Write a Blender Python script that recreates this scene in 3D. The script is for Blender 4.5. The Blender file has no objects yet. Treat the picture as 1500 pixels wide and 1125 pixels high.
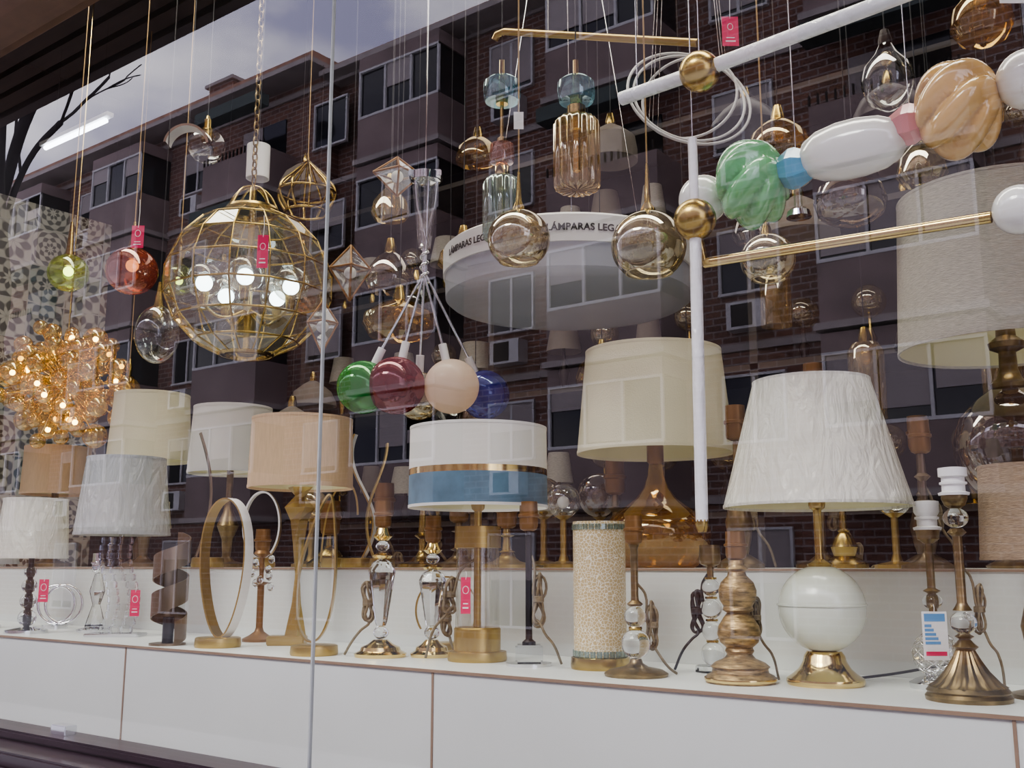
import bpy, bmesh, math, random
from mathutils import Vector, Matrix
random.seed(7)
PI=math.pi
scene=bpy.context.scene
COL=scene.collection

# ------------------------------------------------------------ materials
def new_mat(name):
    m=bpy.data.materials.new(name); m.use_nodes=True
    nt=m.node_tree; nt.nodes.clear()
    out=nt.nodes.new('ShaderNodeOutputMaterial')
    return m,nt,out
def N(nt,t,**kw):
    n=nt.nodes.new(t)
    for k,v in kw.items():
        if k in n.inputs: n.inputs[k].default_value=v
        else: setattr(n,k,v)
    return n
def c4(c): return (c[0],c[1],c[2],1.0)
def pbr(name,col,rough=0.5,metal=0.0,coat=0.0,var=0.12,scale=8,bump=0.0,bscale=60,spec=0.5,transl=0.0,stretch=None,wrap=0.0):
    m,nt,out=new_mat(name)
    b=N(nt,'ShaderNodeBsdfPrincipled'); b.inputs['Roughness'].default_value=rough
    b.inputs['Metallic'].default_value=metal
    b.inputs['Coat Weight'].default_value=coat; b.inputs['Coat Roughness'].default_value=0.08
    b.inputs['Specular IOR Level'].default_value=spec
    tc=N(nt,'ShaderNodeTexCoord')
    no=N(nt,'ShaderNodeTexNoise',Scale=scale,Detail=4.0)
    if stretch:
        mp=N(nt,'ShaderNodeMapping'); mp.inputs['Scale'].default_value=stretch
        nt.links.new(tc.outputs['Object'],mp.inputs['Vector']); nt.links.new(mp.outputs['Vector'],no.inputs['Vector'])
    else: nt.links.new(tc.outputs['Object'],no.inputs['Vector'])
    r=N(nt,'ShaderNodeValToRGB')
    r.color_ramp.elements[0].position=0.3; r.color_ramp.elements[1].position=0.7
    r.color_ramp.elements[0].color=c4([max(0,x*(1-var)) for x in col])
    r.color_ramp.elements[1].color=c4([min(1,x*(1+var*0.6)) for x in col])
    nt.links.new(no.outputs['Fac'],r.inputs['Fac']); nt.links.new(r.outputs['Color'],b.inputs['Base Color'])
    if bump>0:
        n2=N(nt,'ShaderNodeTexNoise',Scale=bscale,Detail=3.0)
        if stretch: nt.links.new(mp.outputs['Vector'],n2.inputs['Vector'])
        else: nt.links.new(tc.outputs['Object'],n2.inputs['Vector'])
        bp=N(nt,'ShaderNodeBump',Strength=bump,Distance=0.004)
        nt.links.new(n2.outputs['Fac'],bp.inputs['Height']); nt.links.new(bp.outputs['Normal'],b.inputs['Normal'])
    if wrap>0:
        # crinkled transparent film over the surface
        mp2=N(nt,'ShaderNodeMapping'); mp2.inputs['Scale'].default_value=(9,9,2.6); mp2.inputs['Rotation'].default_value=(0.35,0.3,0)
        n3=N(nt,'ShaderNodeTexNoise',Scale=2.2,Detail=4.0,Distortion=2.2)
        nt.links.new(tc.outputs['Object'],mp2.inputs['Vector']); nt.links.new(mp2.outputs['Vector'],n3.inputs['Vector'])
        bp2=N(nt,'ShaderNodeBump',Strength=wrap,Distance=0.06)
        nt.links.new(n3.outputs['Fac'],bp2.inputs['Height']); nt.links.new(bp2.outputs['Normal'],b.inputs['Coat Normal'])
        bp3=N(nt,'ShaderNodeBump',Strength=wrap*0.35,Distance=0.03)
        nt.links.new(n3.outputs['Fac'],bp3.inputs['Height']); nt.links.new(bp3.outputs['Normal'],b.inputs['Normal'])
        b.inputs['Coat Weight'].default_value=1.0; b.inputs['Coat Roughness'].default_value=0.14
    if transl>0:
        t=N(nt,'ShaderNodeBsdfTranslucent'); nt.links.new(r.outputs['Color'],t.inputs['Color'])
        mx=N(nt,'ShaderNodeMixShader',Fac=transl)
        nt.links.new(b.outputs[0],mx.inputs[1]); nt.links.new(t.outputs[0],mx.inputs[2]); nt.links.new(mx.outputs[0],out.inputs[0])
    else: nt.links.new(b.outputs[0],out.inputs[0])
    return m
def thin_glass(name,tint,gloss=(1,1,1),base=0.06,edge=0.55,rough=0.02,body=None,bodyfac=0.0,speck=0.0):
    m,nt,out=new_mat(name)
    tr=N(nt,'ShaderNodeBsdfTransparent'); tr.inputs[0].default_value=c4(tint)
    gl=N(nt,'ShaderNodeBsdfGlossy',Roughness=rough); gl.inputs['Color'].default_value=c4(gloss)
    lw=N(nt,'ShaderNodeLayerWeight',Blend=0.35)
    mr=N(nt,'ShaderNodeMapRange'); mr.inputs['To Min'].default_value=base; mr.inputs['To Max'].default_value=edge
    nt.links.new(lw.outputs['Facing'],mr.inputs['Value'])
    src=tr
    if bodyfac>0:
        df=N(nt,'ShaderNodeBsdfDiffuse'); df.inputs['Color'].default_value=c4(body)
        m0=N(nt,'ShaderNodeMixShader',Fac=bodyfac)
        nt.links.new(tr.outputs[0],m0.inputs[1]); nt.links.new(df.outputs[0],m0.inputs[2]); src=m0
        if speck>0:
            no=N(nt,'ShaderNodeTexNoise',Scale=45.0,Detail=4.0)
            tc=N(nt,'ShaderNodeTexCoord'); nt.links.new(tc.outputs['Object'],no.inputs['Vector'])
            r=N(nt,'ShaderNodeMapRange'); r.inputs['From Min'].default_value=0.5; r.inputs['From Max'].default_value=0.6
            r.inputs['To Min'].default_value=bodyfac; r.inputs['To Max'].default_value=speck
            nt.links.new(no.outputs['Fac'],r.inputs['Value']); nt.links.new(r.outputs[0],m0.inputs[0])
    mx=N(nt,'ShaderNodeMixShader')
    nt.links.new(mr.outputs[0],mx.inputs[0]); nt.links.new(src.outputs[0],mx.inputs[1]); nt.links.new(gl.outputs[0],mx.inputs[2])
    nt.links.new(mx.outputs[0],out.inputs[0])
    return m
def emis(name,col,st):
    m,nt,out=new_mat(name); e=N(nt,'ShaderNodeEmission',Strength=st); e.inputs[0].default_value=c4(col)
    nt.links.new(e.outputs[0],out.inputs[0]); return m

M={}
M['brass']=pbr('brass',(0.48,0.35,0.12),0.26,1.0,var=0.3,scale=12)
M['gold']=pbr('satin_gold',(0.47,0.34,0.12),0.34,0.85,var=0.1)
M['goldshiny']=pbr('polished_gold',(0.76,0.59,0.26),0.14,1.0,var=0.08)
M['antique']=pbr('antique_brass',(0.27,0.20,0.10),0.33,0.9,var=0.4,scale=25)
M['copper']=pbr('copper_socket',(0.25,0.13,0.04),0.38,0.5,var=0.2)
M['bronze']=pbr('bronze',(0.22,0.165,0.11),0.36,0.8,var=0.15)
M['darkmetal']=pbr('dark_metal',(0.035,0.03,0.03),0.4,0.7)
M['chrome']=pbr('chrome',(0.75,0.76,0.78),0.08,1.0,var=0.05)
M['wood']=pbr('distressed_gilt_wood',(0.40,0.28,0.13),0.38,0.6,var=0.65,scale=38,bump=0.4,stretch=(1,1,4))
M['shade_cream']=pbr('shade_cream_linen',(0.86,0.82,0.62),0.8,transl=0.2,var=0.04,bump=0.25,bscale=240,spec=0.2)
M['shade_white']=pbr('shade_white',(0.84,0.83,0.78),0.7,transl=0.22,var=0.03,spec=0.2)
M['shade_wrapped']=pbr('shade_wrapped_white',(0.86,0.85,0.76),0.7,transl=0.2,var=0.05,wrap=1.0)
M['shade_wrapgrey']=pbr('shade_wrapped_grey',(0.56,0.58,0.58),0.7,transl=0.3,var=0.06,wrap=1.0)
M['shade_peach']=pbr('shade_peach',(0.72,0.54,0.35),0.75,transl=0.22,var=0.08,scale=40,stretch=(6,6,0.6),spec=0.2)
M['shade_linen']=pbr('shade_linen',(0.58,0.56,0.50),0.9,transl=0.22,var=0.2,scale=60,stretch=(1,1,8),bump=0.5,bscale=90,spec=0.1)
M['shade_brown']=pbr('shade_brown_linen',(0.40,0.31,0.22),0.9,transl=0.2,var=0.25,scale=80,stretch=(1,1,6),bump=0.5,bscale=90,spec=0.1)
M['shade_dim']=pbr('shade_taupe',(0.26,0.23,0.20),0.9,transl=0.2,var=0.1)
M['velvet']=pbr('velvet_blue',(0.11,0.20,0.27),0.9,var=0.3,scale=14)
M['lining']=pbr('shade_lining',(0.90,0.87,0.60),0.6,transl=0.3,var=0.02)
M['ceramic']=pbr('white_ceramic',(0.70,0.75,0.64),0.25,coat=0.4,var=0.03)
M['cer_white']=pbr('glaze_white',(0.86,0.87,0.84),0.15,coat=1.0,var=0.02)
M['cer_green']=pbr('glaze_green',(0.20,0.56,0.25),0.15,coat=1.0,var=0.05)
M['cer_tan']=pbr('glaze_tan',(0.74,0.47,0.18),0.15,coat=1.0,var=0.05)
M['cer_pink']=pbr('glaze_pink',(0.72,0.27,0.28),0.2,coat=1.0,var=0.05)
M['cer_blue']=pbr('glaze_blue',(0.10,0.42,0.66),0.2,coat=1.0,var=0.05)
M['whitepaint']=pbr('white_film_wrapped_tube',(0.86,0.86,0.88),0.35,var=0.06,scale=30,wrap=0.5)
M['whiteplastic']=pbr('white_plastic',(0.82,0.82,0.81),0.4,var=0.02)
M['ringwhite']=pbr('ring_opal',(0.55,0.55,0.55),0.4,var=0.02)
M['diffuser']=pbr('opal_diffuser',(0.60,0.62,0.68),0.4,var=0.03,transl=0.25)
M['cord']=pbr('cord_olive',(0.20,0.16,0.09),0.6,var=0.3,scale=60)
M['cordblack']=pbr('cord_black',(0.02,0.02,0.025),0.5)
M['cordgold']=pbr('cord_gold',(0.45,0.30,0.13),0.5,var=0.2)
M['tagpink']=pbr('tag_pink',(0.75,0.03,0.13),0.5,var=0.03)
M['paper']=pbr('paper_white',(0.85,0.85,0.83),0.7,var=0.02)
M['paperblue']=pbr('label_blue',(0.12,0.33,0.62),0.7,var=0.02)
M['ink']=pbr('ink',(0.02,0.02,0.02),0.6)
M['ledge']=pbr('white_laminate',(0.72,0.75,0.72),0.35,var=0.05,scale=2.0)
M['edge']=pbr('ledge_edge_strip',(0.30,0.20,0.13),0.5)
M['darkwall']=pbr('dark_wall',(0.026,0.026,0.032),0.8,var=0.3,scale=2)
M['shelfwood']=pbr('dark_shelf_board',(0.07,0.06,0.055),0.6,var=0.3,scale=4)
M['floor']=pbr('shop_floor',(0.14,0.13,0.12),0.4)
M['purple']=pbr('dark_sill_paint',(0.030,0.017,0.024),0.35,coat=0.25,var=0.3,stretch=(0.5,8,8))
M['redframe']=pbr('reddish_frame',(0.16,0.085,0.065),0.5,var=0.2)
M['bulbwarm']=emis('lit_bulb_warm',(1.0,0.76,0.42),16)
M['bulbsoft']=emis('lit_bulb_soft',(1.0,0.66,0.32),2.5)
M['bulbcool']=emis('lit_bulb_cool',(0.75,0.9,1.0),10)
M['tubelight']=emis('fluorescent_tube',(0.85,0.9,1.0),8)
M['glowgreen']=emis('lit_bulb_lime',(0.85,1.0,0.45),8)
M['g_clear']=thin_glass('clear_glass',(0.90,0.90,0.87),base=0.06,edge=0.6)
M['g_panel']=thin_glass('chandelier_pane_glass',(0.92,0.90,0.84),base=0.10,edge=0.4,body=(0.5,0.45,0.35),bodyfac=0.07)
M['g_amber']=thin_glass('amber_glass',(0.90,0.66,0.32),(1,0.85,0.55),base=0.12,edge=0.6,body=(0.36,0.22,0.07),bodyfac=0.14)
M['g_gold']=thin_glass('pale_gold_glass',(0.96,0.84,0.50),(1,0.88,0.58),base=0.16,edge=0.8,body=(0.55,0.38,0.12),bodyfac=0.18)
M['g_amberlight']=thin_glass('champagne_glass',(0.93,0.80,0.56),(1,0.93,0.75),base=0.10,edge=0.7,body=(0.6,0.44,0.2),bodyfac=0.15)
M['g_smoke']=thin_glass('mercury_glass',(0.66,0.59,0.42),(0.95,0.9,0.78),base=0.22,edge=0.75,body=(0.40,0.34,0.22),bodyfac=0.2,speck=0.65)
M['g_smokedark']=thin_glass('smoke_glass',(0.50,0.42,0.35),(0.9,0.85,0.8),base=0.14,edge=0.7,body=(0.12,0.09,0.06),bodyfac=0.18)
M['g_red']=thin_glass('burgundy_glass',(0.35,0.04,0.06),(1,0.6,0.6),base=0.06,edge=0.3,body=(0.17,0.008,0.015),bodyfac=0.6)
M['g_redorange']=thin_glass('coral_glass',(0.82,0.40,0.26),(1,0.7,0.6),base=0.10,edge=0.5,body=(0.42,0.11,0.06),bodyfac=0.3)
M['g_green']=thin_glass('green_glass',(0.03,0.42,0.08),(0.6,1,0.6),base=0.06,edge=0.3,body=(0.008,0.27,0.03),bodyfac=0.6)
M['g_lime']=thin_glass('lime_glass',(0.75,0.82,0.36),(0.9,1,0.7),base=0.10,edge=0.5,body=(0.35,0.4,0.05),bodyfac=0.25)
M['g_blue']=thin_glass('blue_glass',(0.04,0.10,0.55),(0.6,0.7,1),base=0.06,edge=0.3,body=(0.012,0.03,0.30),bodyfac=0.6)
M['g_tealdome']=thin_glass('teal_glass',(0.32,0.56,0.64),(0.8,1,1),base=0.12,edge=0.5,body=(0.10,0.26,0.32),bodyfac=0.3)
M['g_greygreen']=thin_glass('greygreen_glass',(0.60,0.70,0.64),(0.9,1,0.95),base=0.12,edge=0.5,body=(0.3,0.38,0.34),bodyfac=0.3)
M['g_pink']=thin_glass('rose_glass',(0.80,0.55,0.50),(1,0.9,0.85),base=0.12,edge=0.6,body=(0.5,0.3,0.26),bodyfac=0.25)
M['g_frost']=pbr('frosted_blush_glass',(0.76,0.66,0.58),0.45,transl=0.45,var=0.04,coat=0.3)
m,nt,out=new_mat('crystal'); g=N(nt,'ShaderNodeBsdfGlass',IOR=1.5,Roughness=0.0); g.inputs['Color'].default_value=(0.95,0.96,0.97,1)
nt.links.new(g.outputs[0],out.inputs[0]); M['crystal']=m
# window glass (Schlick-style reflectance, symmetric for both sides of the pane)
m,nt,out=new_mat('window_glass')
tr=N(nt,'ShaderNodeBsdfTransparent'); tr.inputs[0].default_value=(0.97,0.98,0.98,1)
gl=N(nt,'ShaderNodeBsdfGlossy',Roughness=0.0)
lw=N(nt,'ShaderNodeLayerWeight',Blend=0.5)
pw=N(nt,'ShaderNodeMath',operation='POWER'); pw.inputs[1].default_value=4.5; nt.links.new(lw.outputs['Facing'],pw.inputs[0])
mr=N(nt,'ShaderNodeMapRange'); mr.inputs['To Min'].default_value=0.125; mr.inputs['To Max'].default_value=1.0
nt.links.new(pw.outputs[0],mr.inputs['Value'])
mx=N(nt,'ShaderNodeMixShader'); nt.links.new(mr.outputs[0],mx.inputs[0]); nt.links.new(tr.outputs[0],mx.inputs[1]); nt.links.new(gl.outputs[0],mx.inputs[2]); nt.links.new(mx.outputs[0],out.inputs[0]); M['window']=m
# mosaic crackle
m,nt,out=new_mat('mosaic_crackle'); b=N(nt,'ShaderNodeBsdfPrincipled',Roughness=0.3)
tc=N(nt,'ShaderNodeTexCoord'); v=N(nt,'ShaderNodeTexVoronoi',Scale=120.0,feature='DISTANCE_TO_EDGE')
nt.links.new(tc.outputs['Object'],v.inputs['Vector'])
r=N(nt,'ShaderNodeValToRGB'); r.color_ramp.elements[0].position=0.03; r.color_ramp.elements[0].color=(0.86,0.83,0.70,1); r.color_ramp.elements[1].position=0.08; r.color_ramp.elements[1].color=(0.55,0.43,0.22,1)
nt.links.new(v.outputs['Distance'],r.inputs['Fac']); nt.links.new(r.outputs[0],b.inputs['Base Color']); nt.links.new(b.outputs[0],out.inputs[0]); M['mosaic']=m
# patchwork tile wall (pattern in the wall's own plane: object Y,Z)
m,nt,out=new_mat('patchwork_tiles'); b=N(nt,'ShaderNodeBsdfPrincipled',Roughness=0.35)
tc=N(nt,'ShaderNodeTexCoord'); sx=N(nt,'ShaderNodeSeparateXYZ'); nt.links.new(tc.outputs['Object'],sx.inputs[0])
def mth(op,a,bv=None):
    n=N(nt,'ShaderNodeMath',operation=op)
    for i,x in enumerate([a,bv]):
        if x is None: continue
        if isinstance(x,(int,float)): n.inputs[i].default_value=x
        else: nt.links.new(x,n.inputs[i])
    return n.outputs[0]
ty=mth('MULTIPLY',sx.outputs['Y'],4.2); tz=mth('MULTIPLY',sx.outputs['Z'],4.2)
fy=mth('SUBTRACT',mth('FRACT',ty),0.5); fz=mth('SUBTRACT',mth('FRACT',tz),0.5)
cy=mth('FLOOR',ty); cz=mth('FLOOR',tz)
cv=N(nt,'ShaderNodeCombineXYZ'); nt.links.new(cy,cv.inputs[0]); nt.links.new(cz,cv.inputs[1])
wn=N(nt,'ShaderNodeTexWhiteNoise'); nt.links.new(cv.outputs[0],wn.inputs['Vector'])
rr=mth('SQRT',mth('ADD',mth('MULTIPLY',fy,fy),mth('MULTIPLY',fz,fz)))
an=mth('ARCTAN2',fz,fy)
pet=mth('MULTIPLY',mth('SINE',mth('MULTIPLY',an,8.0)),0.9)
fq=mth('ADD',mth('MULTIPLY',wn.outputs['Value'],30.0),14.0)
pat=mth('ADD',mth('SINE',mth('MULTIPLY',rr,fq)),pet)
edge=mth('MAXIMUM',mth('ABSOLUTE',fy),mth('ABSOLUTE',fz))
r=N(nt,'ShaderNodeValToRGB'); r.color_ramp.elements[0].position=0.35; r.color_ramp.elements[1].position=0.6
r.color_ramp.elements[0].color=(0.06,0.06,0.055,1); r.color_ramp.elements[1].color=(0.62,0.60,0.52,1)
nt.links.new(mth('ADD',mth('MULTIPLY',pat,0.3),0.5),r.inputs['Fac'])
hs=N(nt,'ShaderNodeMix',data_type='RGBA',blend_type='MIX'); 
r2=N(nt,'ShaderNodeValToRGB'); r2.color_ramp.interpolation='CONSTANT'
r2.color_ramp.elements[0].color=(0.34,0.31,0.26,1); r2.color_ramp.elements[1].position=0.35; r2.color_ramp.elements[1].color=(0.14,0.24,0.26,1)
e=r2.color_ramp.elements.new(0.6); e.color=(0.36,0.2,0.12,1); e=r2.color_ramp.elements.new(0.8); e.color=(0.36,0.36,0.34,1)
nt.links.new(wn.outputs['Value'],r2.inputs['Fac'])
hs.inputs[0].default_value=0.3; nt.links.new(r.outputs[0],hs.inputs[6]); nt.links.new(r2.outputs[0],hs.inputs[7])
gm=N(nt,'ShaderNodeMix',data_type='RGBA'); nt.links.new(mth('GREATER_THAN',edge,0.485),gm.inputs[0]); nt.links.new(hs.outputs[2],gm.inputs[6]); gm.inputs[7].default_value=(0.5,0.48,0.44,1)
nt.links.new(gm.outputs[2],b.inputs['Base Color']); nt.links.new(b.outputs[0],out.inputs[0]); M['tiles']=m
# brick
m,nt,out=new_mat('brick_facade'); b=N(nt,'ShaderNodeBsdfPrincipled',Roughness=0.85)
tc=N(nt,'ShaderNodeTexCoord'); sx=N(nt,'ShaderNodeSeparateXYZ'); cx=N(nt,'ShaderNodeCombineXYZ')
nt.links.new(tc.outputs['Object'],sx.inputs[0]); nt.links.new(sx.outputs['X'],cx.inputs[0]); nt.links.new(sx.outputs['Z'],cx.inputs[1])
br=N(nt,'ShaderNodeTexBrick',Scale=1.0); br.inputs['Brick Width'].default_value=0.34; br.inputs['Row Height'].default_value=0.13; br.inputs['Mortar Size'].default_value=0.016
br.inputs['Color1'].default_value=(0.26,0.13,0.09,1); br.inputs['Color2'].default_value=(0.16,0.085,0.065,1); br.inputs['Mortar'].default_value=(0.34,0.27,0.25,1)
nt.links.new(cx.outputs[0],br.inputs['Vector']); nt.links.new(br.outputs['Color'],b.inputs['Base Color']); nt.links.new(b.outputs[0],out.inputs[0]); M['brick']=m
M['slab']=pbr('facade_slab',(0.40,0.35,0.33),0.8,var=0.15,scale=2)
M['balcony']=pbr('balcony_panel',(0.27,0.20,0.19),0.7,var=0.25,scale=1)
M['awn']=pbr('green_awning',(0.10,0.12,0.11),0.8)
M['winframe']=pbr('window_frame_white',(0.62,0.60,0.60),0.5)
M['windark']=pbr('dark_window_pane',(0.02,0.02,0.025),0.08,spec=0.8)
M['blind']=pbr('roller_blind',(0.40,0.35,0.34),0.7,stretch=(0.1,0.1,10))
M['roof']=pbr('clay_roof',(0.42,0.24,0.17),0.8,var=0.3,scale=3)
M['slat']=pbr('canopy_slats',(0.20,0.12,0.09),0.6,var=0.2,stretch=(0.3,4,4))
M['bark']=pbr('bark',(0.05,0.04,0.042),0.9,var=0.3)
M['asphalt']=pbr('asphalt',(0.12,0.12,0.125),0.9,scale=20)
M['pavement']=pbr('pavement',(0.30,0.30,0.29),0.85,scale=6)

# ------------------------------------------------------------ geometry helpers
def root(name,loc=(0,0,0),rz=0.0):
    o=bpy.data.objects.new(name,None); COL.objects.link(o); o.location=loc; o.rotation_euler=(0,0,rz); o.empty_display_size=0.05
    return o
CAMR=math.radians(37)
def link(me,name,mat,par,loc=(0,0,0),rot=(0,0,0),smooth=True,ang=40):
    if smooth:
        for p in me.polygons: p.use_smooth=True
        try: me.set_sharp_from_angle(angle=math.radians(ang))
        except Exception: pass
    if mat:
        for mm in (mat if isinstance(mat,(list,tuple)) else [mat]): me.materials.append(M[mm] if isinstance(mm,str) else mm)
    o=bpy.data.objects.new(name,me); COL.objects.link(o); o.location=loc; o.rotation_euler=rot
    if par: o.parent=par
    return o
def fin(bm,name):
    me=bpy.data.meshes.new(name); bmesh.ops.recalc_face_normals(bm,faces=bm.faces); bm.to_mesh(me); bm.free(); return me
def lathe(par,name,prof,s,mat,loc=(0,0,0),seg=40,rib=None,rot=(0,0,0),smooth=True,twist=0.0,closed=False,ang=40):
    bm=bmesh.new(); rings=[]
    for i,(r,z) in enumerate(prof):
        if r<1e-6: rings.append([bm.verts.new((0,0,z*s))]); continue
        ring=[]
        for k in range(seg):
            a=2*PI*k/seg+twist*i
            rr_=r*(1+(rib[1]*math.cos(rib[0]*a) if rib else 0))
            ring.append(bm.verts.new((rr_*s*math.cos(a),rr_*s*math.sin(a),z*s)))
        rings.append(ring)
    prs=list(zip(rings[:-1],rings[1:]))
    if closed: prs.append((rings[-1],rings[0]))
    for A,B in prs:
        if len(A)==1 and len(B)==1: continue
        for k in range(seg):
            k2=(k+1)%seg
            if len(A)==1: bm.faces.new((A[0],B[k],B[k2]))
            elif len(B)==1: bm.faces.new((A[k],A[k2],B[0]))
            else: bm.faces.new((A[k],A[k2],B[k2],B[k]))
    return link(fin(bm,name),name,mat,par,loc,rot,smooth,ang)
def sph(r,n=14,z=0,squash=1.0,a0=-90,a1=90):
    return [(max(0,r*math.cos(math.radians(a0+(a1-a0)*i/n))) if abs(abs(a0+(a1-a0)*i/n)-90)>1e-3 else 0, z+squash*r*math.sin(math.radians(a0+(a1-a0)*i/n))) for i in range(n+1)]
def ball(par,name,r,s,mat,loc=(0,0,0),sq=1.0,seg=32):
    return lathe(par,name,sph(r,16,0,sq),s,mat,loc,seg)
def bbox(bm,x0,x1,y0,y1,z0,z1):
    vs=[bm.verts.new(p) for p in [(x0,y0,z0),(x1,y0,z0),(x1,y1,z0),(x0,y1,z0),(x0,y0,z1),(x1,y0,z1),(x1,y1,z1),(x0,y1,z1)]]
    for f in [(0,3,2,1),(4,5,6,7),(0,1,5,4),(1,2,6,5),(2,3,7,6),(3,0,4,7)]: bm.faces.new([vs[i] for i in f])
def boxes(par,name,lst,mat,loc=(0,0,0),bevel=0,rot=(0,0,0)):
    bm=bmesh.new()
    for b_ in lst: bbox(bm,*b_)
    if bevel: bmesh.ops.bevel(bm,geom=list(bm.edges),offset=bevel,segments=2,affect='EDGES')
    return link(fin(bm,name),name,mat,par,loc,rot,smooth=False)
def wires(par,name,lines,r,mat,loc=(0,0,0),cyc=False,smooth=False,res=3,rot=(0,0,0)):
    cu=bpy.data.curves.new(name,'CURVE'); cu.dimensions='3D'; cu.bevel_depth=r; cu.bevel_resolution=res; cu.use_fill_caps=True; cu.resolution_u=6
    for pts in lines:
        if smooth:
            sp=cu.splines.new('BEZIER'); sp.bezier_points.add(len(pts)-1)
            for bp,p in zip(sp.bezier_points,pts):
                bp.co=p; bp.handle_left_type='AUTO'; bp.handle_right_type='AUTO'
        else:
            sp=cu.splines.new('POLY'); sp.points.add(len(pts)-1)
            for bp,p in zip(sp.points,pts): bp.co=(p[0],p[1],p[2],1)
        sp.use_cyclic_u=cyc
    cu.materials.append(M[mat])
    o=bpy.data.objects.new(name,cu); COL.objects.link(o); o.location=loc; o.rotation_euler=rot
    if par: o.parent=par
    return o
def ribbon(par,name,pts,nrm,w,th,mats,s,cyc=False,loc=(0,0,0),rot=(0,0,0)):
    bm=bmesh.new(); rows=[]
    n=len(pts)
    for i,(p,(nn,wd)) in enumerate(zip(pts,nrm)):
        p=Vector(p); nn=Vector(nn).normalized(); wd=Vector(wd).normalized()
        rows.append([bm.verts.new((p+wd*w/2*a+nn*th/2*b_)*s) for a,b_ in [(-1,1),(1,1),(1,-1),(-1,-1)]])
    rng=range(n if cyc else n-1)
    for i in rng:
        A=rows[i];B=rows[(i+1)%n]
        for k in range(4):
            f=bm.faces.new((A[k],A[(k+1)%4],B[(k+1)%4],B[k])); f.material_index=0 if k!=2 else min(1,len(mats)-1)
    if not cyc:
        bm.faces.new(rows[0]); bm.faces.new(rows[-1][::-1])
    me=fin(bm,name)
    return link(me,name,mats,par,loc,rot,True,50)
def cable(par,name,p0,z1,r=0.0022,mat='cordgold'):
    return wires(par,name,[[p0,(p0[0],p0[1],z1)]],r,mat)

CEIL=4.6
def shade(par,s,z0,z1,rb,rt,mat,bands=None,seg=56,trim=None):
    t=1.2
    if bands:
        for i,(a,b_,mm) in enumerate(bands):
            ra=rb+(rt-rb)*(a-z0)/(z1-z0); rb_=rb+(rt-rb)*(b_-z0)/(z1-z0)
            lathe(par,'shade_band_%d'%i,[(ra,a),(rb_,b_)],s,mm,seg=seg)
    else:
        lathe(par,'shade',[(rb,z0),(rt,z1),(rt-t,z1),(rt-t,z1-1)],s,mat,seg=seg)
    lathe(par,'shade_lining',[(rb,z0),(rb-t,z0),(rt-t,z1)],s,'lining',seg=seg)
    tm=trim or mat
    if tm:
        for (r,z) in ((rb,z0),(rt,z1)):
            lathe(par,'shade_rim',[(r+0.5,z-2.0),(r+0.5,z+2.0),(r-2,z+2.0),(r-2,z-2.0)],s,tm,seg=seg,closed=True)
    zz=z1-10; rr_=rt-2
    wires(par,'shade_spider',[[(0,0,zz*s),(rr_*s*math.cos(a),rr_*s*math.sin(a),(zz+5)*s)] for a in (0.4,2.5,4.6)],1.3*s,'brass')
    lathe(par,'spider_ring',[(8,zz-2),(8,zz+2),(0,zz+2),],s,'brass',seg=16)
def socket(par,z,s,mat='copper',r=13,h=40,loc=(0,0,0)):
    lathe(par,'bulb_socket',[(r*0.55,z),(r*0.9,z+3),(r,z+8),(r,z+h*0.45),(r*1.15,z+h*0.48),(r*1.15,z+h*0.56),(r,z+h*0.58),(r*0.95,z+h),(r*0.7,z+h),(r*0.7,z+h*0.7),(0,z+h*0.7)],s,mat,seg=28,loc=loc)
def cord(par,s,x,y,zt,mat='cord',side=1,loops=4,length=80):
    pts=[(4*side*s,0,(zt+10)*s),(x*0.6*s,y*0.6*s,(zt-5)*s)]
    rnd=random.Random(int(zt*13+x*7))
    zc=zt-10-length/2
    for i in range(loops*6):
        a=i*2*PI/6
        pinch=0.45+0.55*abs(math.sin(a))
        pts.append(((x+6*pinch*math.cos(a)+rnd.uniform(-4,4))*s,(y+4*math.sin(a*0.5)+rnd.uniform(-4,4))*s,(zc+length/2*math.sin(a)*rnd.uniform(0.65,1.0))*s))
    pts.append(((x+10*side)*s,(y-6)*s,(zc-length*0.55)*s))
    zfl=2.2
    pts.append(((x+22*side)*s,(y-2)*s,max(zfl,zc-length*0.55-15)*s))
    pts.append(((x+34*side)*s,(y+8)*s,zfl*s))
    wires(par,'power_cord',[pts],2.0*s,mat,smooth=True,res=2)
    wires(par,'cord_tie',[[((x+7*math.cos(t))*s,(y+7*math.sin(t))*s,(zc+q*2)*s) for t in [k*PI/5 for k in range(10)]] for q in (-1,0,1,2)],1.6*s,mat,cyc=True)
def tag(loc,s,w=22,h=42,up=40,rz=CAMR,col='tagpink',name='price_tag',rx=0):
    r=root(name,loc,rz)
    boxes(r,'card',[(-w/2*s,w/2*s,-0.0006,0.0006,-h*s,0)],col)
    if col=='tagpink':
        boxes(r,'print',[(-w*0.3*s,w*0.3*s,-0.0009,-0.0006,-h*0.86*s,-h*0.82*s),(-w*0.25*s,w*0.25*s,-0.0009,-0.0006,-h*0.74*s,-h*0.71*s)],'paper')
        wires(r,'logo',[[(4*s*math.cos(a),-0.0009,(-h*0.35+5*math.sin(a))*s) for a in [k*PI/6 for k in range(12)]]],0.4*s,'paper',cyc=True)
    wires(r,'string',[[(0,0,-3*s),(1*s,0,up*0.5*s),(0,0,up*s)]],0.5*s,'paper')
    return r

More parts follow.
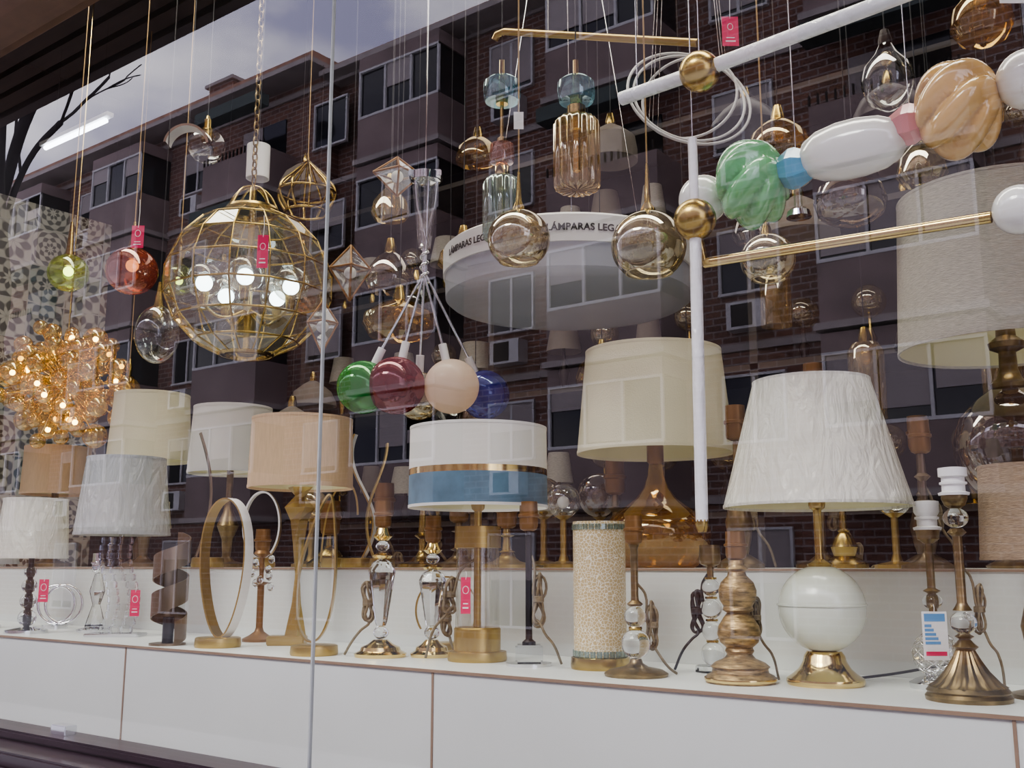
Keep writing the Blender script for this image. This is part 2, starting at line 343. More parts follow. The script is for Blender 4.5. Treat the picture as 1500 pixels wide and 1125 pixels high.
# ============================================================ room shell
def wall(name,b_,mat): return boxes(None,name,[b_],mat)
wall('floor',(-6.4,2.0,1.76,6.0,-0.05,0.0),'floor')
wall('ceiling',(-6.4,2.0,1.76,6.0,CEIL,CEIL+0.08),'darkwall')
wall('wall_back',(-6.4,2.0,6.0,6.15,0,CEIL),'darkwall')
wall('wall_right',(1.6,1.75,1.76,6.0,0,CEIL),'darkwall')
wall('wall_left',(-6.25,-6.05,1.76,6.0,0,3.72),'tiles')
wall('wall_left_upper',(-6.25,-6.05,1.76,6.0,3.72,CEIL),'darkwall')  # tiles stop here; dark colour stands in for shade near the ceiling
boxes(None,'wall_partition',[(-6.05,-5.9,3.62,6.0,0,CEIL)],'darkwall')
lg=root('display_plinth',(0,0,0))
boxes(lg,'step_block',[(-6.04,1.59,1.95,2.449,0,1.25)],'ledge')
boxes(lg,'edge_strip',[(-6.04,1.59,1.945,1.9515,1.2435,1.2500)],'edge')
boxes(lg,'panel_seams',[(x-0.003,x+0.003,1.9475,1.951,0.6,1.245) for x in (-5.6,-4.3,-3.005,-1.71,-0.41,0.9)],'edge')
lg=root('raised_display_shelf',(0,0,0))
boxes(lg,'step_block',[(-6.04,1.59,2.45,3.35,0,1.492)],'ledge')
boxes(lg,'edge_strip',[(-6.04,1.59,2.445,2.4499,1.486,1.492)],'edge')
# shop front
boxes(None,'window_sill',[(-6.4,1.8,1.40,1.62,0.94,1.035),(-6.4,1.8,1.36,1.40,0.90,1.0),(-6.4,1.8,1.50,1.60,1.035,1.06)],'purple',bevel=0.006)
boxes(None,'wall_front',[(-6.4,1.8,1.45,1.75,0,0.94),(-6.4,1.8,1.45,1.75,3.42,CEIL+0.3),(-7.2,-6.0,1.45,1.75,0,3.42),(1.5,2.4,1.45,1.75,0,3.42)],'redframe')
boxes(None,'trim_window_head',[(-6.0,1.5,1.47,1.63,3.36,3.42)],'redframe')
def pane(name,x0,x1):
    bm=bmesh.new(); vs=[bm.verts.new(p) for p in [(x0,1.55,1.06),(x1,1.55,1.06),(x1,1.55,3.36),(x0,1.55,3.36)]]; bm.faces.new(vs)
    return link(fin(bm,name),name,'window',None,smooth=False)
pane('window_1',-6.0,-1.702); pane('window_2',-1.698,1.5)
M['seam']=pbr('glass_joint_silicone',(0.34,0.36,0.36),0.4)
boxes(None,'trim_1',[(-1.7020,-1.6980,1.546,1.554,1.06,3.36)],'seam')
boxes(None,'glass_clip',[(-2.69,-2.62,1.535,1.57,1.06,1.085)],'chrome',bevel=0.002)
# canopy over the shop window with slatted soffit
cn=root('shop_canopy')
boxes(cn,'deck',[(-9,3,0.48,1.45,4.06,4.16)],'slat')
boxes(cn,'slats',[(-9,3,y,y+0.085,4.0,4.06) for y in [0.5+0.12*i for i in range(8)]],'slat')
boxes(cn,'fascia',[(-9,3,0.42,0.48,3.98,4.2)],'balcony')
boxes(None,'sidewalk',[(-60,20,-3.0,1.44,-0.12,0)],'pavement')
boxes(None,'street',[(-60,20,-11.0,-3.0,-0.2,-0.1)],'asphalt')
boxes(None,'sidewalk',[(-60,20,-13.9,-11.0,-0.12,0)],'pavement')

# ============================================================ building across the street
FY=-13.9; FH=2.72
bd=root('apartment_building',(0,FY,0))
L={k:[] for k in ['brick','slab','balcony','windark','winframe','blind','roof','chrome','awn','darkmetal']}
L['brick'].append((-62,22,-10,0,0,5*FH))
L['brick'].append((-62,-18.3,-9,0.35,0,5*FH+0.3))
L['slab'].append((-18.3,22,-0.2,0.75,5*FH-0.06,5*FH+0.08)); L['roof'].append((-18.3,22,-9,0.65,5*FH+0.08,5*FH+0.17))
L['slab'].append((-62,-18.2,-0.2,1.15,5*FH+0.2,5*FH+0.33)); L['roof'].append((-62,-18.2,-9,1.05,5*FH+0.33,5*FH+0.5))
L['brick'].append((-24.5,-23.4,-1.5,-0.5,5*FH,5*FH+1.9)); L['slab'].append((-24.6,-23.3,-1.6,-0.4,5*FH+1.9,5*FH+2.0))
def window(x0,x1,y,z0,z1,split=2,blind=0.3):
    L['windark'].append((x0,x1,y,y+0.02,z0,z1))
    f=0.05
    L['winframe'] += [(x0-f,x1+f,y,y+0.07,z1,z1+f),(x0-f,x1+f,y,y+0.1,z0-f,z0),(x0-f,x0,y,y+0.07,z0,z1),(x1,x1+f,y,y+0.07,z0,z1)]
    for k in range(1,split):
        xx=x0+(x1-x0)*k/split; L['winframe'].append((xx-0.03,xx+0.03,y,y+0.05,z0,z1))
    if blind>0.02: L['blind'].append((x0,x1,y+0.02,y+0.04,z1-(z1-z0)*blind,z1))
rb=random.Random(3)
for i,x in enumerate([-60+5.4*k for k in range(15)]):
    off=0.35 if x<-18.3 else 0.0
    for fl in range(5):
        z=fl*FH
        L['slab'].append((x,x+5.4,off,off+0.06,z+FH-0.14,z+FH-0.01))
        if fl>0:
            d0=1.0+off; xb0=x+0.2; xb1=x+2.7
            typ=rb.random()
            L['balcony'].append((xb0,xb1,off,d0,z-0.1,z+0.95))
            L['slab'].append((xb0-0.08,xb1+0.08,off,d0+0.08,z-0.20,z-0.08))
            if typ<0.62:
                L['balcony'].append((xb0,xb1,off,d0,z+2.15,z+FH-0.25))
                L['windark'].append((xb0+0.05,xb1-0.05,off,d0-0.06,z+0.95,z+2.15))
                for k in range(4):
                    xx=xb0+(xb1-xb0-0.05)*k/3; L['winframe'].append((xx,xx+0.05,d0-0.06,d0,z+0.95,z+2.15))
                L['winframe'] += [(xb0,xb1,d0-0.06,d0+0.01,z+0.93,z+0.99),(xb0,xb1,d0-0.06,d0+0.01,z+2.1,z+2.15)]
                for k in range(3):
                    if rb.random()<0.45:
                        w4=(xb1-xb0)/3; kk=rb.randrange(3); L['blind'].append((xb0+w4*kk+0.06,xb0+w4*(kk+1),d0-0.05,d0-0.03,z+2.1-rb.uniform(0.4,1.1),z+2.1))
            else:
                L['darkmetal']+= [(xb0+0.15*k,xb0+0.15*k+0.03,d0-0.04,d0,z+0.95,z+1.15) for k in range(17)]
                L['windark'].append((xb0+0.4,xb1-0.4,off,off+0.04,z,z+2.1))
                L['blind'].append((xb0+0.4,xb0+1.2,off+0.04,off+0.06,z+0.9,z+2.1))
                L['awn'].append((xb0,xb1,d0-0.05,d0+0.35,z+2.0,z+2.3))
        xw=x+3.45
        window(xw,xw+1.1,off,z+(0.95 if fl else 0.3),z+2.1,2,rb.choice([0.0,0.25,0.5,0.9]))
        if rb.random()<0.4 and fl: 
            L['winframe'].append((xw+0.2,xw+0.95,off,off+0.33,z+0.2,z+0.7)); L['darkmetal'].append((xw+0.3,xw+0.7,off+0.33,off+0.34,z+0.25,z+0.65))
for k,v in L.items():
    if v: boxes(bd,'facade_'+k,v,k)

# bare street tree
def tree(loc,seed,h,lean,name='bare_tree',rad0=0.16):
    rnd=random.Random(seed); r=root(name,loc); segs={}
    def grow(p,d,ln,dep):
        pts=[p]; q=p.copy(); dd=d.copy()
        for i in range(4):
            dd=(dd+Vector((rnd.uniform(-.2,.2),rnd.uniform(-.2,.2),rnd.uniform(-.08,.16)))).normalized()
            q=q+dd*ln/4; pts.append(q.copy())
        segs.setdefault(dep,[]).append([tuple(v_) for v_ in pts])
        if dep<5:
            for k in range(3 if dep<4 else 3):
                i=rnd.choice([2,3,4]) if k else 4
                nd=(dd+Vector((rnd.uniform(-.7,.8)+0.12*lean,rnd.uniform(-.7,.7),rnd.uniform(-.15,.6)))).normalized()
                grow(Vector(pts[i]),nd,ln*rnd.uniform(.55,.72),dep+1)
    grow(Vector((0,0,0)),Vector((0.22*lean,0,1)).normalized(),h,0)
    for d_,lst in segs.items():
        wires(r,'trunk' if d_==0 else 'branches_%d'%d_,lst,max(0.010,rad0*.52**d_),'bark',smooth=True,res=1)
    return r
tree((-16.7,-4.9,0),5,6.4,1.2,rad0=0.17)

# ============================================================ LOWER STEP LAMPS
s=0.00151; r=root('globe_table_lamp',(-0.829,2.209,1.25),CAMR)
lathe(r,'base',[(0,0),(52,0),(54,4),(53,9),(44,15),(36,22),(30,32),(28,40),(24,46),(0,46)],s,'goldshiny')
lathe(r,'globe_body',sph(61,28,105),s,'ceramic',seg=56)
lathe(r,'seam_ring',[(61,108.5),(62.6,109),(62.6,111.5),(61,112)],s,'ceramic',seg=56)
lathe(r,'stem',[(16,162),(18,167),(12,171),(7,174),(6,180),(6,250),(9,254),(11,262),(8,268)],s,'brass')
socket(r,244,s,'brass',12,40)
shade(r,s,250,432,133,84,'shade_wrapped')
wires(r,'flex',[[(20*s,20*s,4*s),(70*s,60*s,3*s),(130*s,64*s,10*s),(190*s,20*s,28*s)]],2*s,'cordblack',smooth=True)
s=0.00127; r=root('candlestick_table_lamp',(-0.521,2.119,1.25),CAMR)
lathe(r,'base',[(0,0),(60,0),(61,6),(57,11),(59,14),(54,20)],s,'antique',seg=56)
lathe(r,'fluted_foot',[(54,20),(44,26),(30,42),(20,58),(13,72)],s,'antique',seg=72,rib=(18,0.05))
lathe(r,'stem',[(13,72),(19,77),(13,82),(8,88),(14,92),(8,96),(0,96)],s,'antique')
ball(r,'crystal_bead',20,s,'crystal',(0,0,112*s),0.85,10)
lathe(r,'rod',[(14,130),(10,136),(7,142),(7,240),(14,246),(9,252),(0,252)],s,'antique')
ball(r,'crystal_bead_top',19,s,'crystal',(0,0,268*s),0.8,10)
lathe(r,'cup',[(8,282),(15,287),(19,297),(19,302),(0,302)],s,'antique')
lathe(r,'bulb_socket',[(22,302),(23,306),(17,308),(17,318),(20,319),(20,322),(17,323),(17,330),(21,331),(21,344),(14,345),(14,335),(0,335)],s,'whiteplastic')
cord(r,s,30,10,185,length=90)
s=0.00137; r=root('candlestick_table_lamp',(-0.620,2.285,1.25),CAMR)
lathe(r,'base',[(0,0),(40,0),(41,8),(32,13),(18,18),(0,18)],s,'chrome')
lathe(r,'quilted_glass_body',sph(34,16,50),s,'g_clear',seg=60,rib=(10,0.05),ang=15)
wires(r,'quilting',[[(34.5*s*math.cos(th)*math.cos(t*1.5),34.5*s*math.cos(th)*math.sin(t*1.5),(50+34.5*math.sin(th))*s) for t,th in [(sg*(a0+k*0.16),-1.3+2.6*k/16) for k in range(17)]] for sg in (-1,1) for a0 in [q*2*PI/9/1.5 for q in range(9)]],0.8*s,'chrome')
lathe(r,'stem',[(0,84),(14,86),(9,92),(6,98),(6,140),(13,144),(6,148),(6,215),(16,222),(18,236),(0,236)],s,'antique')
ball(r,'crystal_bead',15,s,'crystal',(0,0,128*s),0.8,10)
lathe(r,'bulb_socket',[(20,236),(21,240),(15,242),(15,252),(18,253),(18,256),(15,257),(19,264),(19,280),(12,281),(0,281)],s,'whiteplastic')
t=tag((-0.585,2.16,1.41),s,36,68,10,col='paper',name='energy_label')
boxes(t,'print',[(-15*s,15*s,-0.001,-0.0007,-14*s,-3*s)]+[(-15*s,(-5+3*k)*s,-0.001,-0.0007,(-22-6*k)*s,(-18-6*k)*s) for k in range(5)],'paperblue')
boxes(t,'red_row',[(-15*s,15*s,-0.001,-0.0007,-62*s,-56*s)],'tagpink')
s=0.00142; r=root('turned_wood_table_lamp',(-0.990,2.136,1.25),CAMR)
lathe(r,'turned_body',[(0,0),(52,0),(54,5),(51,11),(43,15),(42,21),(45,24),(38,30),(24,36),(19,42),(22,47),(20,52),(29,60),(33,72),(31,84),(22,98),(17,104),(24,108),(22,114),(28,124),(29,138),(25,150),(15,160),(13,166),(18,170),(12,176),(11,184),(0,184)],s,'wood')
lathe(r,'gilt_rings',[(54.2,3),(55,5),(54.5,8)],s,'goldshiny')
socket(r,184,s,'copper',16,44)
cord(r,s,30,14,140,length=70)
s=0.00164; r=root('crystal_ball_table_lamp',(-1.137,2.305,1.25),CAMR)
lathe(r,'base',[(0,0),(26,0),(26,9),(0,9)],s,'crystal',seg=8)
for i,(z,rr_) in enumerate([(26,17),(58,15),(90,15),(120,13)]):
    ball(r,'crystal_ball_%d'%i,rr_,s,'crystal',(0,0,z*s),1,20)
    lathe(r,'collar_%d'%i,[(9,z+rr_-1),(9,z+rr_+2),(0,z+rr_+2)],s,'brass',seg=20)
lathe(r,'stem',[(5,134),(5,150),(14,154),(16,160),(15,182),(0,182)],s,'antique')
cord(r,s,-20,6,130,'cordblack',side=-1,length=70)
s=0.00160; r=root('crystal_ball_table_lamp',(-1.239,2.118,1.25),CAMR)
lathe(r,'base',[(0,0),(45,0),(46,4),(38,9),(18,13),(10,18),(8,24),(0,24)],s,'antique')
for i,(z,rr_) in enumerate([(45,21),(83,16)]):
    ball(r,'crystal_ball_%d'%i,rr_,s,'crystal',(0,0,z*s),1,16)
lathe(r,'collar',[(9,64),(10,67),(9,69)],s,'brass',seg=20)
lathe(r,'stem',[(9,98),(12,101),(6,106),(5.5,112),(5.5,180),(8,186),(0,186)],s,'antique')
socket(r,186,s,'copper',13,42)
cord(r,s,26,6,120,length=80)
s=0.00172; r=root('mosaic_cylinder_lamp',(-1.396,2.215,1.25),CAMR)
lathe(r,'base',[(0,0),(42,0),(43,4),(42,16),(38,18),(0,18)],s,'brass',seg=48)
lathe(r,'mosaic_tube',[(38,18),(38,208),(35,208),(35,190)],s,'mosaic',seg=48)
bm=bmesh.new()
for zz in (22,200):
    for k in range(26):
        a=2*PI*k/26
        mt=Matrix.Rotation(a,4,'Z')@Matrix.Translation((38.6*s,0,zz*s))
        bmesh.ops.create_cube(bm,size=1,matrix=mt@Matrix.Diagonal((1.4*s,7.6*s,8*s,1)))
link(fin(bm,'rim_tiles'),'rim_tiles','g_greygreen',r,smooth=False)
s=0.00172; r=root('candlestick_table_lamp',(-1.582,2.171,1.25),CAMR)
lathe(r,'base_plate',[(0,0),(34,0),(34,4),(0,4)],s,'chrome')
boxes(r,'crystal_cube',[(-20*s,20*s,-20*s,20*s,4*s,30*s)],'crystal',bevel=3*s)
lathe(r,'stem',[(10,30),(10,34),(5,38),(5,200),(0,200)],s,'darkmetal',seg=20)
socket(r,196,s,'copper',14,44)
cord(r,s,14,-6,150,length=90)
s=0.00190; r=root('two_tone_shade_table_lamp',(-1.774,2.200,1.25),CAMR)
lathe(r,'base',[(0,0),(41,0),(42,3),(41,13),(33,14),(33,44),(31,46),(0,46)],s,'gold',seg=48)
lathe(r,'glass_cylinder',[(31,46),(31,158)],s,'g_clear',seg=40)
lathe(r,'collar',[(33,156),(33,186),(0,186),],s,'gold',seg=48)
lathe(r,'collar_bottom',[(33,156),(0,156)],s,'gold',seg=48)
lathe(r,'stem',[(5.5,46),(5.5,232)],s,'gold',seg=20)
socket(r,208,s,'gold',10,36)
shade(r,s,214,326,100,99,None,bands=[(214,258,'velvet'),(258,267,'goldshiny'),(267,326,'shade_white')],trim='shade_white')
cord(r,s,-40,10,130,length=60,side=-1)
def crystal_stick(loc,s,h,rbase,side,mat='goldshiny'):
    r=root('crystal_candlestick_lamp',loc,CAMR)
    lathe(r,'base',[(0,0),(rbase,0),(rbase+1,5),(rbase*.8,9),(rbase*.75,14),(rbase*.5,18),(rbase*.3,24),(0,24)],s,mat)
    ball(r,'crystal_bead',11,s,'crystal',(0,0,34*s),0.9,8)
    k=h/190.0
    lathe(r,'crystal_column',[(0,44),(7,44),(9,50*k),(18,110*k),(20,122*k),(15,134*k),(5,140*k),(0,140*k)],s,'crystal',seg=8,smooth=False)
    lathe(r,'collar',[(12,140*k),(15,144*k),(9,148*k),(0,148*k)],s,mat)
    ball(r,'crystal_bead_top',10,s,'crystal',(0,0,158*k*s),0.8,8)
    lathe(r,'cup',[(8,166*k),(14,172*k),(10,178*k),(6,h),(0,h)],s,mat)
    socket(r,h-6,s,'copper',12,40)
    cord(r,s,20*side,6,h-70,length=70,side=side)
    return r
crystal_stick((-2.063,2.130,1.25),0.00192,190,37,-1)
crystal_stick((-1.949,2.215,1.25),0.00192,168,30,1)
def loop_lamp(loc,s,fn,n,w,base_r,mats,rz=CAMR,cyc=True,name='ribbon_loop_lamp',basemat='gold',th=2.5):
    r=root(name,loc,rz)
    lathe(r,'base',[(0,0),(base_r,0),(base_r+1,3),(base_r,13),(base_r-2,14),(0,14)],s,basemat,seg=40)
    pts=[fn(2*PI*i/n if cyc else i/(n-1)) for i in range(n)]
    nr=[]
    for i in range(n):
        a=Vector(pts[(i+1)%n] if cyc or i<n-1 else pts[i]); b_=Vector(pts[i-1] if cyc or i>0 else pts[i]); t=(a-b_).normalized()
        wd=Vector((0,1,0)); nn=t.cross(wd); nr.append((nn,wd))
    ribbon(r,'ribbon',pts,nr,w,th,mats,s,cyc)
    return r
def tear(t):
    z=18+104*(1-math.cos(t)); x=32*math.sin(t)*(1-0.6*(z/226.0)**1.5)+ (z/226.0)**2*20-4
    return (x,6*math.sin(t),z)
loop_lamp((-2.255,2.06,1.25),0.00200,tear,60,14,33,['gold','gold'])
def oval(t): 
    return (8+32*math.sin(t)*(1-0.25*math.cos(t)),8*math.sin(t),14+99*(1-math.cos(t)))
loop_lamp((-2.709,2.075,1.25),0.00216,oval,72,20,32,['gold','whiteplastic'],rz=CAMR-0.4)
def arcb(t): a=PI*1.35*t-0.5; return (45*math.cos(a),0,60+48*math.sin(a))
loop_lamp((-2.02,2.36,1.25),0.0020,arcb,40,8,22,['gold','whiteplastic'],cyc=False)
s=0.00212; r=root('faceted_gold_table_lamp',(-2.575,2.27,1.25),CAMR)
boxes(r,'base_block',[(-40*s,16*s,-16*s,16*s,0,14*s)],'gold',bevel=1.5*s)
lathe(r,'faceted_stem',[(0,14),(16,14),(8,60),(5,105),(9,150),(13,185),(24,205),(10,222),(22,236),(0,236)],s,'gold',loc=(0,0,0),seg=4,smooth=False,twist=0.35)
shade(r,s,236,340,80,77,'shade_peach')
s=0.00229; r=root('crystal_candlestick_lamp',(-2.80,2.31,1.25),CAMR)
lathe(r,'base',[(0,0),(24,0),(24,4),(14,9),(7,14),(5,20),(5,80),(12,84),(0,86)],s,'copper')
for i in range(9):
    a=i*2.4; ball(r,'crystal_drop_%d'%i,5,s,'crystal',(14*math.cos(a)*s,14*math.sin(a)*s,(78+i*5)*s),1.3,8)
lathe(r,'cup',[(3,86),(4,120),(12,126),(9,132),(0,132)],s,'copper')
socket(r,128,s,'copper',11,34)
s=0.00218; r=root('spiral_table_lamp',(-2.905,2.03,1.25),CAMR)
bm=bmesh.new(); n=120; rows=[]
for i in range(n):
    t=i/(n-1); a=t*2*PI*2.4-0.9; h=17; zc=17+t*132
    rad=26
    rows.append([bm.verts.new((rr_*s*math.cos(a),rr_*s*math.sin(a),min(164,max(2,zc+dz))*s)) for rr_,dz in ((rad,-h),(rad,h),(rad-1.6,h),(rad-1.6,-h))])
for A,B in zip(rows[:-1],rows[1:]):
    for k in range(4): bm.faces.new((A[k],A[(k+1)%4],B[(k+1)%4],B[k]))
bm.faces.new(rows[0]); bm.faces.new(rows[-1][::-1])
link(fin(bm,'spiral_ribbon'),'spiral_ribbon','bronze',r)
lathe(r,'base_disc',[(0,0),(26,0),(26,3),(0,3)],s,'bronze')
lathe(r,'inner_bulb_holder',[(8,3),(8,40),(0,40)],s,'darkmetal')
s=0.00238; r=root('crystal_block_table_lamp',(-3.40,2.16,1.25),CAMR)
boxes(r,'base_plate',[(-40*s,40*s,-22*s,22*s,0,5*s)],'chrome',bevel=1*s)
bl=[]
for row in range(13):
    z=5+row*11; off=9*math.sin(row*0.45)
    for k in (-1,0,1):
        if row in (4,5,6) and k==0: continue
        x=off+k*15.5; bl.append(((x-7)*s,(x+7)*s,-8*s,8*s,z*s,(z+10)*s))
boxes(r,'crystal_blocks',bl,'crystal',bevel=1.2*s)
lathe(r,'stem',[(4,148),(4,175),(0,175)],s,'chrome')
shade(r,s,152,266,70,58,'shade_wrapgrey')
s=0.00255; r=root('crystal_table_lamp',(-3.83,2.06,1.25),CAMR)
lathe(r,'base',[(0,0),(30,0),(30,5),(12,9),(0,9)],s,'chrome')
for i,(z,rr_) in enumerate([(22,13),(46,12),(68,11),(88,9)]): ball(r,'crystal_ball_%d'%i,rr_,s,'crystal',(0,0,z*s),0.95,12)
lathe(r,'stem',[(4,9),(4,130),(0,130)],s,'darkmetal')
shade(r,s,110,194,50,45,'shade_wrapped')
s=0.00255; r=root('crystal_table_lamp',(-3.70,2.26,1.25),CAMR)
lathe(r,'base',[(0,0),(26,0),(26,4),(10,8),(0,8)],s,'chrome')
lathe(r,'crystal_column',[(0,8),(16,8),(6,40),(12,60),(4,90),(0,90)],s,'crystal',seg=8,smooth=False)
socket(r,86,s,'chrome',10,30)
s=0.0026; r=root('crystal_table_lamp',(-4.28,2.12,1.25),CAMR)
lathe(r,'base',[(0,0),(26,0),(26,4),(10,8),(0,8)],s,'chrome')
lathe(r,'crystal_column',[(0,8),(14,8),(6,40),(12,60),(4,90),(0,90)],s,'crystal',seg=8,smooth=False)
shade(r,s,100,170,44,38,'shade_wrapgrey')
r=root('chrome_ring_lamp',(-4.02,2.28,1.25),CAMR)
lathe(r,'base',[(0,0),(20,0),(20,6),(0,6)],0.0025,'chrome')
wires(r,'rings',[[(30*0.0025*math.cos(a)+dx,0,(38+30*math.sin(a))*0.0025) for a in [k*PI/12 for k in range(24)]] for dx in (0,0.03)],0.006,'chrome',cyc=True)
s=0.00134; r=root('linen_shade_table_lamp',(-0.405,2.24,1.25),CAMR)
lathe(r,'base',[(0,0),(50,0),(50,6),(20,14),(10,30),(24,60),(30,100),(20,140),(8,170),(5,190),(5,240),(0,240)],s,'antique')
shade(r,s,196,330,77,71,'shade_brown')

# ============================================================ UPPER STEP
UZ=1.492
s=0.00217; r=root('amber_gourd_table_lamp',(-1.566,2.82,UZ),CAMR)
lathe(r,'glass_body',[(0,0),(50,0),(56,3),(66,16),(73,32),(76,46),(73,60),(62,74),(44,86),(28,98),(18,112),(12,130),(9,148)],s,'g_amber',seg=48)
lathe(r,'inner_glass',[(48,3),(60,20),(70,44),(60,68),(40,84),(24,98),(14,116)],s,'g_amberlight',seg=48)
lathe(r,'neck_cap',[(9,146),(12,150),(12,176),(7,180),(5,210),(0,210)],s,'copper')
shade(r,s,163,309,112,98,'shade_cream')
s=0.00171; r=root('smoke_glass_table_lamp',(-0.535,2.80,UZ),CAMR)
lathe(r,'foot',[(0,0),(50,0),(52,4),(30,16),(20,30),(18,70),(26,96),(0,96)],s,'antique')
lathe(r,'glass_body',[(26,92),(52,104),(74,130),(84,165),(84,185),(74,218),(52,244),(26,262)],s,'g_smokedark',seg=48)
lathe(r,'neck',[(26,262),(28,268),(18,276),(13,290),(12,316),(24,322),(26,330),(14,340),(12,380),(0,380)],s,'antique')
shade(r,s,322,556,152,140,'shade_linen')
def simple_lamp(name,loc,s,z0,z1,rb,rt,mat,basemat,prof=None,trim=None):
    r=root(name,loc,CAMR)
    pr=prof or [(0,0),(30,0),(30,5),(12,9),(6,16),(8,40),(16,60),(8,80),(5,95),(5,z0+30),(0,z0+30)]
    lathe(r,'base',pr,s,basemat)
    shade(r,s,z0,z1,rb,rt,mat); return r
simple_lamp('table_lamp',(-4.938,2.75,UZ),0.00341,106,172,48,46,'shade_peach','antique')
simple_lamp('table_lamp',(-4.20,2.78,UZ),0.00312,156,252,60,54,'shade_cream','bronze')
simple_lamp('table_lamp',(-3.60,2.78,UZ),0.00288,138,233,62,57,'shade_white','antique')
simple_lamp('table_lamp',(-4.75,3.12,UZ),0.0034,60,96,44,40,'shade_cream','bronze',[(0,0),(22,0),(20,6),(8,12),(10,30),(5,44),(0,75)])
CR='curved_ribbon_lamp'
loop_lamp((-3.43,2.56,UZ),0.00279,lambda t:(26*math.cos(-1.3+2.6*t)-26,0,8+182*t),30,14,22,['bronze','whiteplastic'],cyc=False,rz=CAMR+0.4,name=CR)
loop_lamp((-2.66,2.62,UZ),0.00240,lambda t:(20*math.sin(2.2*PI*t*0.8)+6,0,8+190*t),36,10,24,['gold','whiteplastic'],cyc=False,rz=CAMR-0.3,name=CR)
loop_lamp((-2.86,2.70,UZ),0.00250,lambda t:(-26*math.cos(PI*t)+6,0,8+80*math.sin(PI*t)+70*t),30,10,20,['gold','gold'],cyc=False,rz=CAMR+0.2,name=CR)
loop_lamp((-3.16,2.60,UZ),0.00265,lambda t:(26*math.sin(t),0,12+48*(1-math.cos(t))),40,12,20,['whiteplastic','gold'],rz=CAMR,name=CR)
loop_lamp((-2.52,2.60,UZ),0.00235,lambda t:(-14*math.sin(PI*1.5*t)-10,0,8+175*t),30,12,18,['gold','gold'],cyc=False,rz=CAMR+0.3,name=CR)
def stick(x,y,s,h,mat='antique',sock='copper',seed=0,z=None):
    r=root('bronze_candlestick_lamp',(x,y,UZ if z is None else z),CAMR); k=h/200.
    P=[[(0,0),(38,0),(38,5),(20,10),(10,18),(6,26),(6,70*k),(13,78*k),(7,86*k),(6,120*k),(5,150*k),(12,158*k),(6,164*k),(5,200*k),(0,200*k)],
       [(0,0),(34,0),(34,6),(26,12),(12,20),(16,40*k),(20,70*k),(14,100*k),(7,118*k),(9,124*k),(6,130*k),(5,200*k),(0,200*k)]][seed%2]
    lathe(r,'stem',P,s,mat); socket(r,h-2,s,sock,15,52); cord(r,s,20,4,min(h-40,110),length=50); return r
stick(-1.220,2.66,0.00189,188,'antique',seed=1)
stick(-1.09,2.93,0.00199,250,'antique')
stick(-0.86,3.14,0.0020,172,'bronze',seed=1)
stick(-0.698,2.56,0.00160,172,'bronze')
stick(-1.86,3.06,0.00229,110,'antique')
stick(-2.602,2.90,0.00249,120,'brass')
stick(-2.40,2.95,0.00249,80,'antique',seed=1)
stick(-1.98,2.60,0.0021,60,'gold')
stick(-3.05,2.85,0.0026,50,'brass',seed=1)
stick(-2.95,3.05,0.0027,75,'bronze')
stick(-0.98,2.80,0.0018,90,'brass',seed=1)
stick(-2.26,2.70,0.0022,70,'antique')
for (x,y,sc,rr_,m_) in [(-2.12,3.0,0.0024,30,'g_smoke'),(-1.90,2.80,0.0022,26,'g_clear'),(-3.30,2.98,0.0027,24,'g_amberlight'),(-0.80,2.66,0.0018,26,'g_clear'),(-1.98,3.15,0.0024,34,'g_smokedark')]:
    r=root('glass_globe_table_lamp',(x,y,UZ),CAMR)
    lathe(r,'base',[(0,0),(30,0),(30,5),(8,10),(5,20),(5,70),(14,76),(0,78)],sc,'gold')
    lathe(r,'globe',sph(rr_,16,72+rr_),sc,m_); ball(r,'bulb',rr_*0.35,sc,'whiteplastic',(0,0,(70+rr_)*sc))

# back display: shelf unit with rows of small lamps (one mass object)
sh=root('lamp_display_shelves',(0,0,0))
ZS=[1.1,1.75,2.45,3.15,3.8]
boxes(sh,'boards',[(-5.2,1.3,4.55,5.0,z-0.03,z) for z in ZS]+[(x,x+0.04,4.55,5.0,0,3.85) for x in (-5.2,-3.6,-2.0,-0.4,1.26)],'shelfwood')
acc={k:bmesh.new() for k in ('brass','shade_dim','g_smoke','shade_linen','darkmetal')}
def addlathe(bm,prof,x,y,z,seg=20):
    rings=[]
    for (r_,h) in prof: rings.append([bm.verts.new((x+r_*math.cos(2*PI*k/seg),y+r_*math.sin(2*PI*k/seg),z+h)) for k in range(seg)])
    for A,B in zip(rings[:-1],rings[1:]):
        for k in range(seg): bm.faces.new((A[k],A[(k+1)%seg],B[(k+1)%seg],B[k]))
rs=random.Random(11)
for z in ZS[:-1]:
    x=-5.0
    while x<1.1:
        if min(abs(x-q) for q in (-3.58,-1.98,-0.38))>0.13:
            hh=rs.uniform(0.16,0.26); y=4.75; rr_=rs.uniform(0.07,0.12)
            bmk=rs.choice(['brass','darkmetal'])
            addlathe(acc[bmk],[(0.001,0),(0.05,0),(0.05,0.012),(0.015,0.03),(0.03,hh*.5),(0.01,hh*.8),(0.008,hh+0.05),(0.001,hh+0.05)],x,y,z)
            kind=rs.random()
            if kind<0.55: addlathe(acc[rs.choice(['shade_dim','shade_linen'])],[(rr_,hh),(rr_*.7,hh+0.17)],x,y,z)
            else: addlathe(acc['g_smoke'],[(max(0.001,0.08*math.cos(-1.5+3*k/10)),hh+0.09+0.08*math.sin(-1.5+3*k/10)) for k in range(11)],x,y,z)
        x+=rs.uniform(0.24,0.36)
for k,b_ in acc.items(): link(fin(b_,'small_lamps_'+k),'small_lamps_'+k,k,sh)

